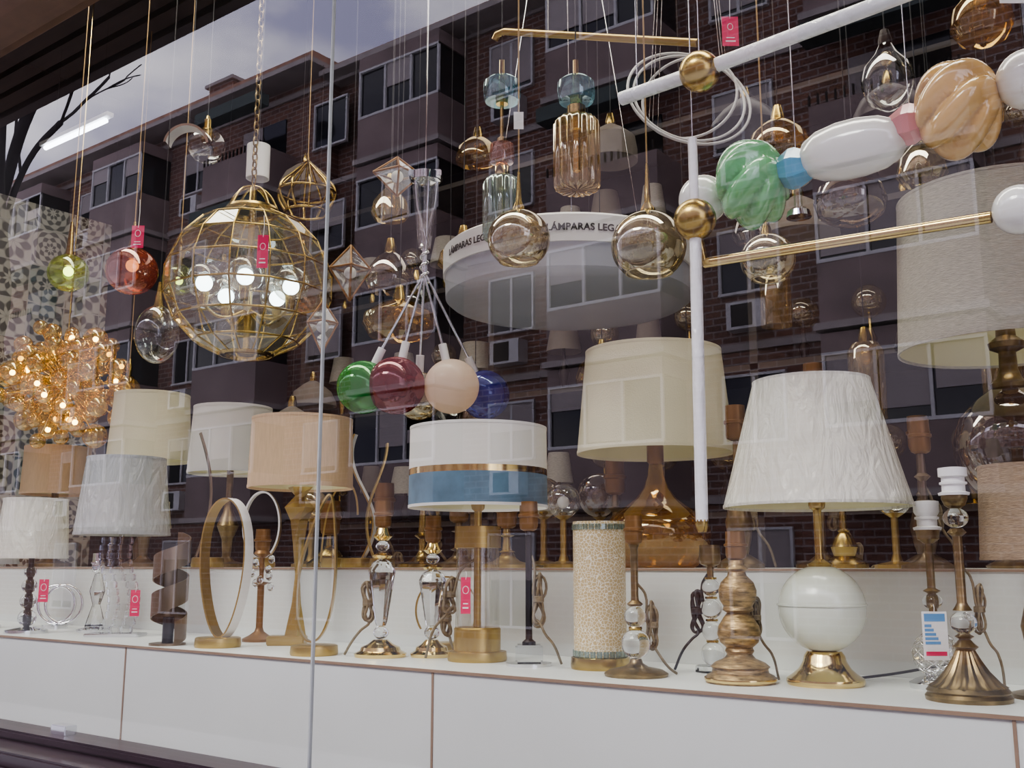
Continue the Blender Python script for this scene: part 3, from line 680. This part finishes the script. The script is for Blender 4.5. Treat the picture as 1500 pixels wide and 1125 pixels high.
# ============================================================ HANGING
s=0.00243; cx,cyy,cz=-1.973,2.95,2.50
r=root('drum_ceiling_lamp',(cx,cyy,cz),0)
lathe(r,'diffuser',[(0,-38),(150,-38),(172,-36),(179,-30),(180,2)],s,'diffuser',seg=96)
lathe(r,'rim',[(180,2),(183,2),(183,38),(178,42),(0,42)],s,'whiteplastic',seg=96)
wires(r,'suspension',[[(0.3*math.cos(a),0.3*math.sin(a),42*s),(0,0,CEIL-cz)] for a in (0,2.1,4.2)],0.0015,'chrome')
def arc_text(par,txt,R,ang0,size,z):
    cu=bpy.data.curves.new('tmp','FONT'); cu.body=txt; cu.size=size; cu.extrude=0.0005; cu.offset=0.0006
    o=bpy.data.objects.new('tmp',cu); COL.objects.link(o)
    bpy.context.view_layer.update()
    me=bpy.data.meshes.new_from_object(o.evaluated_get(bpy.context.evaluated_depsgraph_get()))
    w=max(v_.co.x for v_ in me.vertices)
    for v_ in me.vertices:
        a=ang0+(v_.co.x-w/2)/R; rr_=R+v_.co.z
        v_.co=Vector((rr_*math.cos(a),rr_*math.sin(a),z+v_.co.y))
    me.materials.clear()
    bpy.data.objects.remove(o)
    return link(me,'printed_band_text','ink',par,smooth=False)
arc_text(r,'LÁMPARAS LEGANÉS',184*s,math.radians(-102),0.032,16*s)
arc_text(r,'LÁMPARAS LEGANÉS',184*s,math.radians(-46),0.032,16*s)
def globe_pendant(loc,s,r_,mat,neck=70,name='globe_pendant_lamp',open_=True,bulb=None,cordm='cordgold',neckmat='brass',sq=0.95):
    r=root(name,loc,CAMR)
    lathe(r,'glass_globe',sph(r_,24,0,sq,-52 if open_ else -90,84),s,mat,seg=48)
    lathe(r,'neck',[(r_*.22,r_*sq-3),(r_*.2,r_*sq+4),(5,r_*sq+14),(4,r_*sq+neck*.55),(2,r_*sq+neck),(0,r_*sq+neck)],s,neckmat,seg=28)
    lathe(r,'lamp_holder',[(8,r_*sq),(8,r_*sq-18),(0,r_*sq-18)],s,neckmat,seg=20)
    ball(r,'bulb',r_*.25,s,bulb or 'g_clear',(0,0,(r_*sq-18-r_*.25)*s))
    if open_: wires(r,'opening_rim',[[(r_*math.cos(math.radians(52))*s*math.cos(a),r_*math.cos(math.radians(52))*s*math.sin(a),-r_*sq*math.sin(math.radians(52))*s) for a in [k*PI/16 for k in range(32)]]],1.2*s,mat,cyc=True)
    wires(r,'cable',[[(0,0,(r_*sq+neck-2)*s),(0,0,CEIL-loc[2])]],0.0022,cordm)
    return r
globe_pendant((-1.634,2.2,2.392),0.00189,46,'g_smoke',60)
globe_pendant((-1.226,2.2,2.294),0.00172,55,'g_smoke',75)
globe_pendant((-1.016,2.45,2.281),0.00177,40,'g_smoke',40)
globe_pendant((-4.343,2.4,2.813),0.00311,29,'g_lime',50,open_=False,bulb='glowgreen')
globe_pendant((-3.674,2.3,2.682),0.00278,37,'g_redorange',40,open_=False,bulb='bulbsoft')
globe_pendant((-3.932,2.7,2.778),0.0031,24,'g_lime',40,open_=False,bulb='glowgreen')
globe_pendant((-3.472,2.3,2.389),0.00267,32,'g_clear',36,open_=False,sq=1.35,cordm='cordblack')
globe_pendant((-5.07,3.2,2.44),0.0034,20,'g_amberlight',30,open_=False,sq=1.3)
globe_pendant((-3.85,2.75,3.42),0.0033,26,'g_clear',20,cordm='cordblack')
def tube_pendant(loc,s,rad,h,mat,dome,rod,midcap=None):
    r=root('ribbed_glass_pendant_lamp',loc,CAMR)
    lathe(r,'ribbed_glass',[(0,-h/2),(rad*.8,-h/2),(rad*.96,-h/2+4),(rad,-h/2+12),(rad,h/2-14),(rad*.8,h/2-5),(rad*.4,h/2)],s,mat,seg=96,rib=(16,0.05))
    lathe(r,'cap',[(rad*.42,h/2-2),(rad*.42,h/2+14),(rad*.3,h/2+18),(0,h/2+18)],s,'goldshiny')
    lathe(r,'bulb_holder',[(9,h/2),(9,h/2-22),(6,h/2-24),(6,-h/2+30),(0,-h/2+26)],s,'goldshiny')
    z=h/2+18
    if midcap:
        lathe(r,'rose_glass',[(6,z),(17,z+2),(19,z+10),(17,z+30),(6,z+34)],s,midcap,seg=32); z+=34
        lathe(r,'upper_collar',[(8,z),(8,z+5),(3,z+8),(3,z+60),(0,z+60)],s,'goldshiny'); z+=60
    lathe(r,'dome',[(6,z+6),(25,z+4),(27,z+9),(28,z+22),(27,z+34),(20,z+40),(8,z+42)],s,dome,seg=40,rib=None)
    lathe(r,'dome_collar',[(0,z),(9,z),(9,z+6),(5,z+10),(4,z+rod)],s,'goldshiny')
    wires(r,'cable',[[(0,0,(z+rod-2)*s),(0,0,CEIL-loc[2])]],0.0018,'cordblack'); return r
tube_pendant((-1.439,2.2,2.595),0.00184,33,116,'g_amberlight','g_tealdome',70)
tube_pendant((-1.771,2.3,2.54),0.00202,27,100,'g_greygreen','g_tealdome',70,'g_pink')
s=0.00228; r=root('cluster_pendant_lamp',(-2.21,2.45,2.0),CAMR)
balls=[(-84,0,30,38,'g_green',0),(-36,-14,30,41,'g_red',0),(42,-8,30,39,'g_frost',0),(88,40,26,36,'g_blue',0),(-10,50,26,36,'g_smoke',0)]
top=338; knot=215
lathe(r,'canopy',[(0,top-6),(8,top-6),(14,top-2),(22,top),(22,top+12),(0,top+12)],s,'chrome')
boxes(r,'canopy_plate',[(-24*s,24*s,-14*s,14*s,(top+4)*s,(top+14)*s)],'chrome',bevel=1*s)
wires(r,'steel_cable',[[(0,0,(top+12)*s),(0,0,CEIL-2.0)]],0.0025,'chrome')
cabs=[]
for i,(x,y,z,rr_,m_,_) in enumerate(balls):
    lathe(r,'glass_ball_%d'%i,sph(rr_,20),s,m_,(x*s,y*s,z*s),36)
    d_=Vector((0-x,0-y,knot-z)).normalized()
    p=Vector((x,y,z))+d_*(rr_-2)
    q=p+d_*26
    wires(r,'socket_%d'%i,[[tuple(p*s),tuple(q*s)]],6*s,'whiteplastic')
    a=i*2*PI/5
    cabs.append([tuple(q*s),(3*math.cos(a)*s,3*math.sin(a)*s,(knot-10)*s),(3*math.cos(a+2)*s,3*math.sin(a+2)*s,(knot+30)*s),(13*math.cos(a)*s,9*math.sin(a)*s,(top-40)*s),(18*math.cos(a)*s,10*math.sin(a)*s,(top+2)*s)])
wires(r,'cables',cabs,2.0*s,'chrome',smooth=False)
for k in range(2):
    wires(r,'sleeves_%d'%k,[[(6*math.cos(a+k)*s,4*math.sin(a+k)*s,(knot+20)*s),(17*math.cos(a+k)*s,9*math.sin(a+k)*s,(top-6)*s)] for a in [q*2*PI/4 for q in range(4)]],2.6*s,'g_clear')
wires(r,'twist',[[(5*math.cos(t*1.2)*s,5*math.sin(t*1.2)*s,(knot-32+t*3)*s) for t in range(20)]],2.2*s,'chrome',smooth=True)
ball(r,'inner_bulb',12,s,'bulbsoft',(42*s,-8*s,30*s))
s=0.00263; r=root('wire_globe_chandelier',(-3.113,2.45,2.569),0)
nm=14; lat=[-72,-52,-31,-10,10,31,52,72]; Rg=121; sq=0.93
bm=bmesh.new(); G=[]
for la in lat:
    G.append([bm.verts.new((Rg*math.cos(math.radians(la))*math.cos(2*PI*k/nm)*s,Rg*math.cos(math.radians(la))*math.sin(2*PI*k/nm)*s,Rg*sq*math.sin(math.radians(la))*s)) for k in range(nm)])
co=[[tuple(v_.co) for v_ in g_] for g_ in G]
for A,B in zip(G[:-1],G[1:]):
    for k in range(nm): bm.faces.new((A[k],A[(k+1)%nm],B[(k+1)%nm],B[k]))
link(fin(bm,'glass_panels'),'glass_panels','g_panel',r,smooth=False)
wires(r,'parallels',co,1.5*s,'brass',cyc=True)
wires(r,'meridians',[[co[j][k] for j in range(len(lat))] for k in range(nm)],1.4*s,'brass')
lathe(r,'top_ring',[(38,106),(40,110),(38,114),(36,114),(36,106)],s,'brass')
lathe(r,'bottom_ring',[(38,-110),(40,-106),(30,-104),(30,-110)],s,'brass')
wires(r,'crown',[[(38*s*math.cos(a),38*s*math.sin(a),110*s),(20*s*math.cos(a),20*s*math.sin(a),140*s),(0,0,150*s)] for a in [k*PI/4 for k in range(8)]],2*s,'brass',smooth=True)
lathe(r,'centre_stem',[(5,-100),(5,150),(0,152)],s,'brass')
ch=[]
zz=152
while zz*s+2.569<CEIL:
    ph=(len(ch)%2)*PI/2
    ch.append([(4*math.cos(ph)*math.cos(a)*s,4*math.sin(ph)*math.cos(a)*s,(zz+7+8*math.sin(a))*s) for a in [k*PI/5 for k in range(10)]]); zz+=12
wires(r,'chain',ch,1.2*s,'antique',cyc=True)
for k in range(5):
    a=k*2*PI/5+0.5; x=64*math.cos(a); y=64*math.sin(a)
    wires(r,'arm_%d'%k,[[(0,0,-40*s),(x*.6*s,y*.6*s,-55*s),(x*s,y*s,-40*s)]],2.2*s,'brass',smooth=True)
    lathe(r,'candle_%d'%k,[(6,-42),(8,-22),(0,-22)],s,'brass',(x*s,y*s,0))
    ball(r,'bulb_%d'%k,12,s,'bulbcool' ,(x*s,y*s,-8*s))
    ball(r,'bulb_shade_%d'%k,26,s,'g_clear',(x*s,y*s,-4*s))
s=0.0031; r=root('cage_pendant_lamp',(-3.43,3.0,3.20),0)
wires(r,'cage',[[(0,0,40*s),(20*s*math.cos(a),20*s*math.sin(a),20*s),(42*s*math.cos(a),42*s*math.sin(a),-10*s),(30*s*math.cos(a),30*s*math.sin(a),-40*s)] for a in [k*PI/5 for k in range(10)]],2*s,'brass',smooth=True)
wires(r,'rings',[[(q*s*math.cos(a),q*s*math.sin(a),z_*s) for a in [k*PI/12 for k in range(24)]] for q,z_ in ((42,-10),(30,-40))],2*s,'brass',cyc=True)
cable(r,'cable',(0,0,40*s),CEIL-3.2)
r=root('cylinder_pendant_lamp',(-3.18,2.52,3.10),0)
lathe(r,'shade',[(0,26),(17,26),(17,-26),(15,-26),(15,20)],0.0027,'whiteplastic'); cable(r,'cable',(0,0,0.07),CEIL-3.1,0.002,'cordblack')
# crescent pendant
r=root('crescent_pendant_lamp',(-3.63,2.5,3.27),CAMR)
loopn=20
ribbon(r,'crescent',[(34*math.cos(0.1+2.9*i/loopn),0,34*math.sin(0.1+2.9*i/loopn)) for i in range(loopn+1)],[((math.cos(0.1+2.9*i/loopn),0,math.sin(0.1+2.9*i/loopn)),(0,1,0)) for i in range(loopn+1)],26,4,['chrome','whiteplastic'],0.0027)
cable(r,'cable',(0,0,34*0.0027),CEIL-3.27,0.0018,'cordblack')
def diamond(loc,s,w,h,depth):
    r=root('geometric_glass_pendant_lamp',loc,CAMR+0.2)
    V=[(0,0,h/2),(w/2,0,h*.08),(0,depth/2,h*.08),(-w/2,0,h*.08),(0,-depth/2,h*.08),(0,0,-h/2)]
    bm=bmesh.new(); vs=[bm.verts.new(Vector(v_)*s) for v_ in V]
    F=[(0,1,2),(0,2,3),(0,3,4),(0,4,1),(5,2,1),(5,3,2),(5,4,3),(5,1,4)]
    for f in F: bm.faces.new([vs[i] for i in f])
    link(fin(bm,'glass_faces'),'glass_faces','g_clear',r,smooth=False)
    E=[(0,1),(0,2),(0,3),(0,4),(5,1),(5,2),(5,3),(5,4),(1,2),(2,3),(3,4),(4,1)]
    wires(r,'frame',[[tuple(Vector(V[a])*s),tuple(Vector(V[b_])*s)] for a,b_ in E],1.6*s,'copper')
    ball(r,'bulb',9,s,'whiteplastic'); cable(r,'cable',(0,0,h/2*s),CEIL-loc[2],0.0018,'cordblack')
diamond((-2.298,2.2,2.41),0.00216,60,84,50)
diamond((-2.33,2.12,2.225),0.00210,44,80,36)
diamond((-2.485,2.6,2.90),0.0025,70,60,60)
def bell(loc,s,prof,mat,name='glass_pendant_lamp',bulb=True,cap='brass'):
    r=root(name,loc,CAMR); lathe(r,'glass_shade',prof,s,mat,seg=48)
    zt=prof[-1][1]; lathe(r,'cap',[(prof[-1][0]+1,zt-2),(10,zt+6),(6,zt+22),(0,zt+24)],s,cap,seg=24)
    if bulb: ball(r,'bulb',9,s,'g_amberlight',(0,0,(zt-22)*s),1.3)
    cable(r,'cable',(0,0,(zt+20)*s),CEIL-loc[2],0.002,'cordblack')
bell((-2.65,2.8,2.434),0.00261,[(20,-36),(44,-28),(54,-10),(52,4),(30,18),(10,26)],'g_amber')
bell((-2.80,2.9,2.66),0.00255,[(34,-30),(40,-16),(36,4),(22,24),(8,34)],'g_smokedark')
bell((-2.5,3.0,2.70),0.00255,[(30,-24),(40,-14),(36,4),(18,20),(8,26)],'g_amberlight')
bell((-3.0,3.1,3.05),0.00285,[(24,-24),(30,-14),(26,4),(14,20),(8,26)],'g_amberlight')
bell((-0.727,2.6,2.76),0.00179,[(10,-50),(30,-36),(38,-8),(34,14),(18,34),(9,52)],'g_clear',cap='darkmetal')
bell((-0.876,2.7,2.48),0.00187,[(0,-32),(30,-31),(46,-20),(52,0),(46,20),(26,30),(10,33)],'g_smokedark')
bell((-1.189,3.0,2.85),0.00219,[(44,-26),(46,-18),(40,4),(24,20),(10,28)],'g_amber')
bell((-0.734,2.9,2.62),0.00193,[(28,-30),(36,-18),(32,6),(18,24),(8,34)],'g_smoke')
bell((-0.49,2.6,2.86),0.0017,[(34,-40),(44,-20),(40,6),(22,28),(8,38)],'g_amber')
bell((-0.62,3.3,2.55),0.0021,[(30,-30),(36,-18),(32,6),(18,24),(8,34)],'g_smokedark')
bell((-0.95,3.4,3.05),0.0021,[(60,-30),(58,-18),(46,6),(24,24),(8,34)],'darkmetal')
bell((-1.6,3.7,3.3),0.0021,[(70,-30),(66,-18),(46,6),(24,24),(8,34)],'darkmetal')
bell((-0.9,3.7,2.35),0.0024,[(70,-40),(66,-18),(46,6),(24,24),(8,34)],'darkmetal')
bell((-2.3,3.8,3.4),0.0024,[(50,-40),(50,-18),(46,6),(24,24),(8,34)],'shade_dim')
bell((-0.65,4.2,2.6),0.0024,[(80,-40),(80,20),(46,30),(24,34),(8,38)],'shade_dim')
rp=random.Random(21)
kinds=[([(44,-26),(46,-18),(40,4),(24,20),(10,28)],'g_amber'),([(28,-30),(36,-18),(32,6),(18,24),(8,34)],'g_smokedark'),([(0,-32),(30,-31),(46,-20),(52,0),(46,20),(26,30),(10,33)],'g_smoke'),([(60,-30),(58,-18),(46,6),(24,24),(8,34)],'shade_dim'),([(10,-50),(30,-36),(38,-8),(34,14),(18,34),(9,52)],'g_clear'),([(26,-60),(26,40),(18,52),(8,54)],'g_amberlight')]
for gx,gy,gz in [(-5.2,3.9,3.3),(-4.6,4.1,2.5),(-4.2,3.6,3.6),(-4.0,3.4,2.2),(-3.6,4.0,2.9),(-3.2,3.8,2.3),(-2.9,3.7,3.5),(-2.6,4.1,2.9),(-2.9,3.5,2.15),(-1.9,4.2,3.0),(-1.5,3.9,2.6),(-1.2,3.6,2.15),(-1.35,3.5,2.75),(-0.4,3.7,3.0),(-0.2,3.5,2.6),(-0.5,4.0,2.1),(-1.75,3.6,2.15),(-0.75,3.5,2.1),(-1.05,4.1,2.75),(-2.2,3.55,2.3)]:
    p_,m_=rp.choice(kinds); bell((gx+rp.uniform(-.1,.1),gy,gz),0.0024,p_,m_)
# ring chandelier
s=0.00204; r=root('ring_chandelier',(-1.33,2.66,2.90),0)
for k,(R_,tx,ty) in enumerate([(94,1.2,0.15),(84,1.25,0.1),(70,1.4,-0.3)]):
    mt=Matrix.Rotation(CAMR,4,'Z')@Matrix.Rotation(tx,4,'X')@Matrix.Rotation(ty,4,'Y')
    pts=[tuple(mt@Vector((R_*s*math.cos(a),R_*s*math.sin(a),0))) for a in [q*PI/32 for q in range(64)]]
    wires(r,'ring_%d'%k,[pts],2.2*s,'ringwhite',cyc=True)
    wires(r,'wire_%d'%k,[[pts[8],(0,0,CEIL-2.9)],[pts[40],(0,0,CEIL-2.9)]],0.001,'chrome')
# rod chandelier
r=root('rod_chandelier',(0,0,0),0)
wires(r,'white_tube',[[(-1.091,1.85,2.518),(-0.899,1.85,2.525),(-0.30,1.85,2.56)]],0.0155,'whitepaint')
ball(r,'brass_joint',30,0.00144,'brass',(-0.899,1.85,2.524))
wires(r,'vertical_tube',[[(-0.921,1.85,2.22),(-0.927,1.85,1.585)]],0.0125,'whitepaint')
wires(r,'upper_sleeve',[[(-0.921,1.85,2.2),(-0.921,1.85,2.38)]],0.010,'whitepaint')
lathe(r,'tube_tip',[(0,-12),(6,-12),(9,-4),(9,6),(0,6)],0.00134,'brass',(-0.927,1.85,1.58))
ball(r,'brass_joint_lower',31,0.00141,'brass',(-0.921,1.85,2.203))
wires(r,'gold_rod',[[(-0.915,1.875,2.115),(-0.362,1.86,2.094)]],0.0105,'goldshiny')
ball(r,'opal_globe',37,0.00116,'cer_white',(-0.318,1.86,2.098))
wires(r,'rod_hub',[[(-0.921,1.85,2.203),(-0.915,1.875,2.11)]],0.009,'brass')
wires(r,'steel_cables',[[(-0.899,1.85,2.55),(-0.899,1.85,CEIL)],[(-0.921,1.85,2.38),(-0.91,1.85,CEIL)],[(-1.05,1.85,2.52),(-1.05,1.85,CEIL)]],0.0014,'chrome')
# bead chandelier
def fluted(par,name,loc,s,ax,rad,mat,n=7,tw=1.0,amp=0.16):
    bm=bmesh.new(); NU,NV=84,28; rings=[]
    for j in range(NV+1):
        ph=PI*j/NV
        if j in(0,NV): rings.append([bm.verts.new((-ax*math.cos(ph)*s,0,0))]); continue
        ring=[]
        for i in range(NU):
            th=2*PI*i/NU
            q=(math.sin(ph)**0.75)*(1-amp+amp*abs(math.sin(n/2*(th+tw*(ph-PI/2)))) **0.7*1.3)
            ring.append(bm.verts.new((-ax*math.cos(ph)*s,rad*q*math.cos(th)*s,rad*q*math.sin(th)*s)))
        rings.append(ring)
    for A,B in zip(rings[:-1],rings[1:]):
        for i in range(NU):
            i2=(i+1)%NU
            if len(A)==1: bm.faces.new((A[0],B[i],B[i2]))
            elif len(B)==1: bm.faces.new((A[i],A[i2],B[0]))
            else: bm.faces.new((A[i],A[i2],B[i2],B[i]))
    return link(fin(bm,name),name,mat,par,loc,(0,0,0),True,80)
r=root('bead_chandelier',(0,2.05,0),0)
def bx(name,x,z,s,prof,mat,seg=40,smooth=True): return lathe(r,name,prof,s,mat,(x,0,z),seg,rot=(0,PI/2,0),smooth=smooth)
fluted(r,'tan_fluted_bead',(-0.441,0,2.386),0.00135,58,70,'cer_tan',n=6,amp=0.24,tw=0.8)
fluted(r,'green_fluted_bead',(-0.877,0,2.331),0.00151,48,64,'cer_green',n=6,amp=0.24,tw=0.8)
bx('white_oval_bead',-0.655,2.357,0.00143,[(0,-78),(12,-77),(28,-66),(38,-45),(43,-15),(43,15),(38,45),(28,66),(12,77),(0,78)],'cer_white')
bx('white_end_bead',-0.315,2.412,0.00130,sph(44,16),'cer_white')
bx('white_far_bead',-0.998,2.322,0.00156,sph(36,16),'cer_white')
hexb=[(0,-27),(12,-26),(16,-22),(26,-4),(26,4),(16,22),(12,26),(0,27)]
bx('pink_faceted_bead',-0.535,2.378,0.00138,[(a*1.2,b_*1.25) for a,b_ in hexb],'cer_pink',7,False)
bx('blue_faceted_bead',-0.779,2.343,0.00147,[(a*1.2,b_*1.25) for a,b_ in hexb],'cer_blue',7,False)
wires(r,'bar',[[(-1.0,0,2.322),(-0.2,0,2.425)]],0.006,'chrome')
wires(r,'suspension',[[(-0.776,0,2.36),(-0.776,0,CEIL-0)],[(-0.535,0,2.39),(-0.535,0,CEIL)]],0.0013,'chrome')
lathe(r,'lower_finial',[(0,-72),(10,-72),(12,-62),(6,-60),(6,-20),(0,-20)],0.00147,'g_clear',(-0.776,0,2.343))
lathe(r,'finial_cap',[(0,-76),(18,-75),(16,-66),(0,-64)],0.00147,'chrome',(-0.776,0,2.343))
r=root('gold_tube_pendant_lamp',(0,2.3,0),0)
wires(r,'tube',[[(-1.80,0,3.085),(-1.79,0,3.10),(-1.76,0,3.10),(-1.12,0,2.855)]],0.011,'gold',smooth=False)
wires(r,'cables',[[(-1.6,0,3.03),(-1.6,0,CEIL)],[(-1.3,0,2.92),(-1.3,0,CEIL)]],0.0015,'chrome')
# golden cluster chandelier
s=0.00329; r=root('bubble_cluster_chandelier',(-4.659,2.6,2.36),0)
bm=bmesh.new(); bm2=bmesh.new(); rods=[]
n=78
for i in range(n):
    z=1-2*(i+.5)/n; a=i*2.39996; q=math.sqrt(1-z*z)
    R_=random.uniform(55,98); rr_=random.uniform(10,18)
    p=Vector((q*math.cos(a)*0.95,q*math.sin(a)*0.95,z))*R_
    bmesh.ops.create_uvsphere(bm,u_segments=20,v_segments=12,radius=rr_*s,matrix=Matrix.Translation(p*s))
    rods.append([(0,0,0),tuple(p*s*(1-rr_/R_*0.2))])
    if i%4==0: bmesh.ops.create_uvsphere(bm2,u_segments=10,v_segments=6,radius=4*s,matrix=Matrix.Translation(p*s))
me=fin(bm,'gold_bubbles'); link(me,'gold_bubbles','g_gold',r); link(fin(bm2,'lit_bulbs'),'lit_bulbs','bulbwarm',r)
wires(r,'rods',rods,1.2*s,'goldshiny'); ball(r,'hub',16,s,'goldshiny'); cable(r,'stem',(0,0,0),CEIL-2.36,0.004,'goldshiny')
r=root('fluorescent_light',(0,3.0,0),0)
wires(r,'tube',[[(-5.80,0,3.99),(-5.15,0,3.99)]],0.014,'tubelight'); boxes(r,'housing',[(-5.84,-5.11,-0.02,0.02,4.006,4.03)],'whiteplastic')
wires(r,'hangers',[[(-5.7,0,4.03),(-5.7,0,CEIL)],[(-5.2,0,4.03),(-5.2,0,CEIL)]],0.002,'chrome')
tag((-0.849,1.9,2.655),0.00146,24,46,60)
tag((-3.49,2.2,2.81),0.00267,18,34,40)
tag((-2.607,2.1,2.57),0.00224,16,50,30)
tag((-1.70,2.06,1.47),0.0019,13,48,8)
tag((-3.05,2.0,1.42),0.0022,14,38,10)
tag((-3.62,2.0,1.45),0.0025,14,32,10)
tag((-1.56,2.1,2.71),0.0019,14,26,20,col='paper')
tag((-0.30,1.95,2.56),0.00127,60,34,50,col='paper')

# ============================================================ light
w=bpy.data.worlds.new('overcast_sky'); scene.world=w; w.use_nodes=True; nt=w.node_tree; nt.nodes.clear()
out=nt.nodes.new('ShaderNodeOutputWorld'); bg=nt.nodes.new('ShaderNodeBackground')
tc=N(nt,'ShaderNodeTexCoord'); no=N(nt,'ShaderNodeTexNoise',Scale=5.5,Detail=6.0)
mp=N(nt,'ShaderNodeMapping'); mp.inputs['Scale'].default_value=(1,1,2.2)
nt.links.new(tc.outputs['Generated'],mp.inputs['Vector']); nt.links.new(mp.outputs[0],no.inputs['Vector'])
r=N(nt,'ShaderNodeValToRGB'); r.color_ramp.elements[0].position=0.38; r.color_ramp.elements[0].color=(0.40,0.39,0.58,1); r.color_ramp.elements[1].position=0.64; r.color_ramp.elements[1].color=(0.93,0.89,0.98,1)
nt.links.new(no.outputs['Fac'],r.inputs['Fac']); nt.links.new(r.outputs[0],bg.inputs['Color']); bg.inputs['Strength'].default_value=4.2
nt.links.new(bg.outputs[0],out.inputs[0])
def light(name,typ,loc,rot,energy,col=(1,1,1),size=None,size_y=None,angle=None):
    l=bpy.data.lights.new(name,typ); l.energy=energy; l.color=col
    if size: l.shape='RECTANGLE'; l.size=size; l.size_y=size_y
    if angle: l.angle=angle
    o=bpy.data.objects.new(name,l); COL.objects.link(o); o.location=loc; o.rotation_euler=rot; return o
light('hazy_sun','SUN',(0,-8,20),(math.radians(43),0,math.radians(-12)),2.4,(1,0.97,0.88),angle=math.radians(25))
light('added_display_fill','AREA',(-2.2,2.15,4.4),(math.radians(-6),0,0),85,(1,0.96,0.84),5.0,0.5)  # added fill without a fixture, brightens the lamp shades on display
light('added_back_fill','AREA',(-2.0,4.2,4.5),(0,0,0),24,(1,0.92,0.82),5,0.8)  # added fill without a fixture, lifts the rear of the shop

cam=bpy.data.cameras.new('camera'); co_=bpy.data.objects.new('camera',cam); COL.objects.link(co_)
co_.location=(0,0,1.5); co_.rotation_euler=(math.radians(100),0,math.radians(37)); cam.sensor_width=36; cam.lens=36.14; cam.clip_start=0.05; cam.clip_end=300
scene.camera=co_
try:
    scene.view_settings.view_transform='AgX'; scene.view_settings.look='AgX - Medium High Contrast'; scene.view_settings.exposure=0.08
except Exception: pass
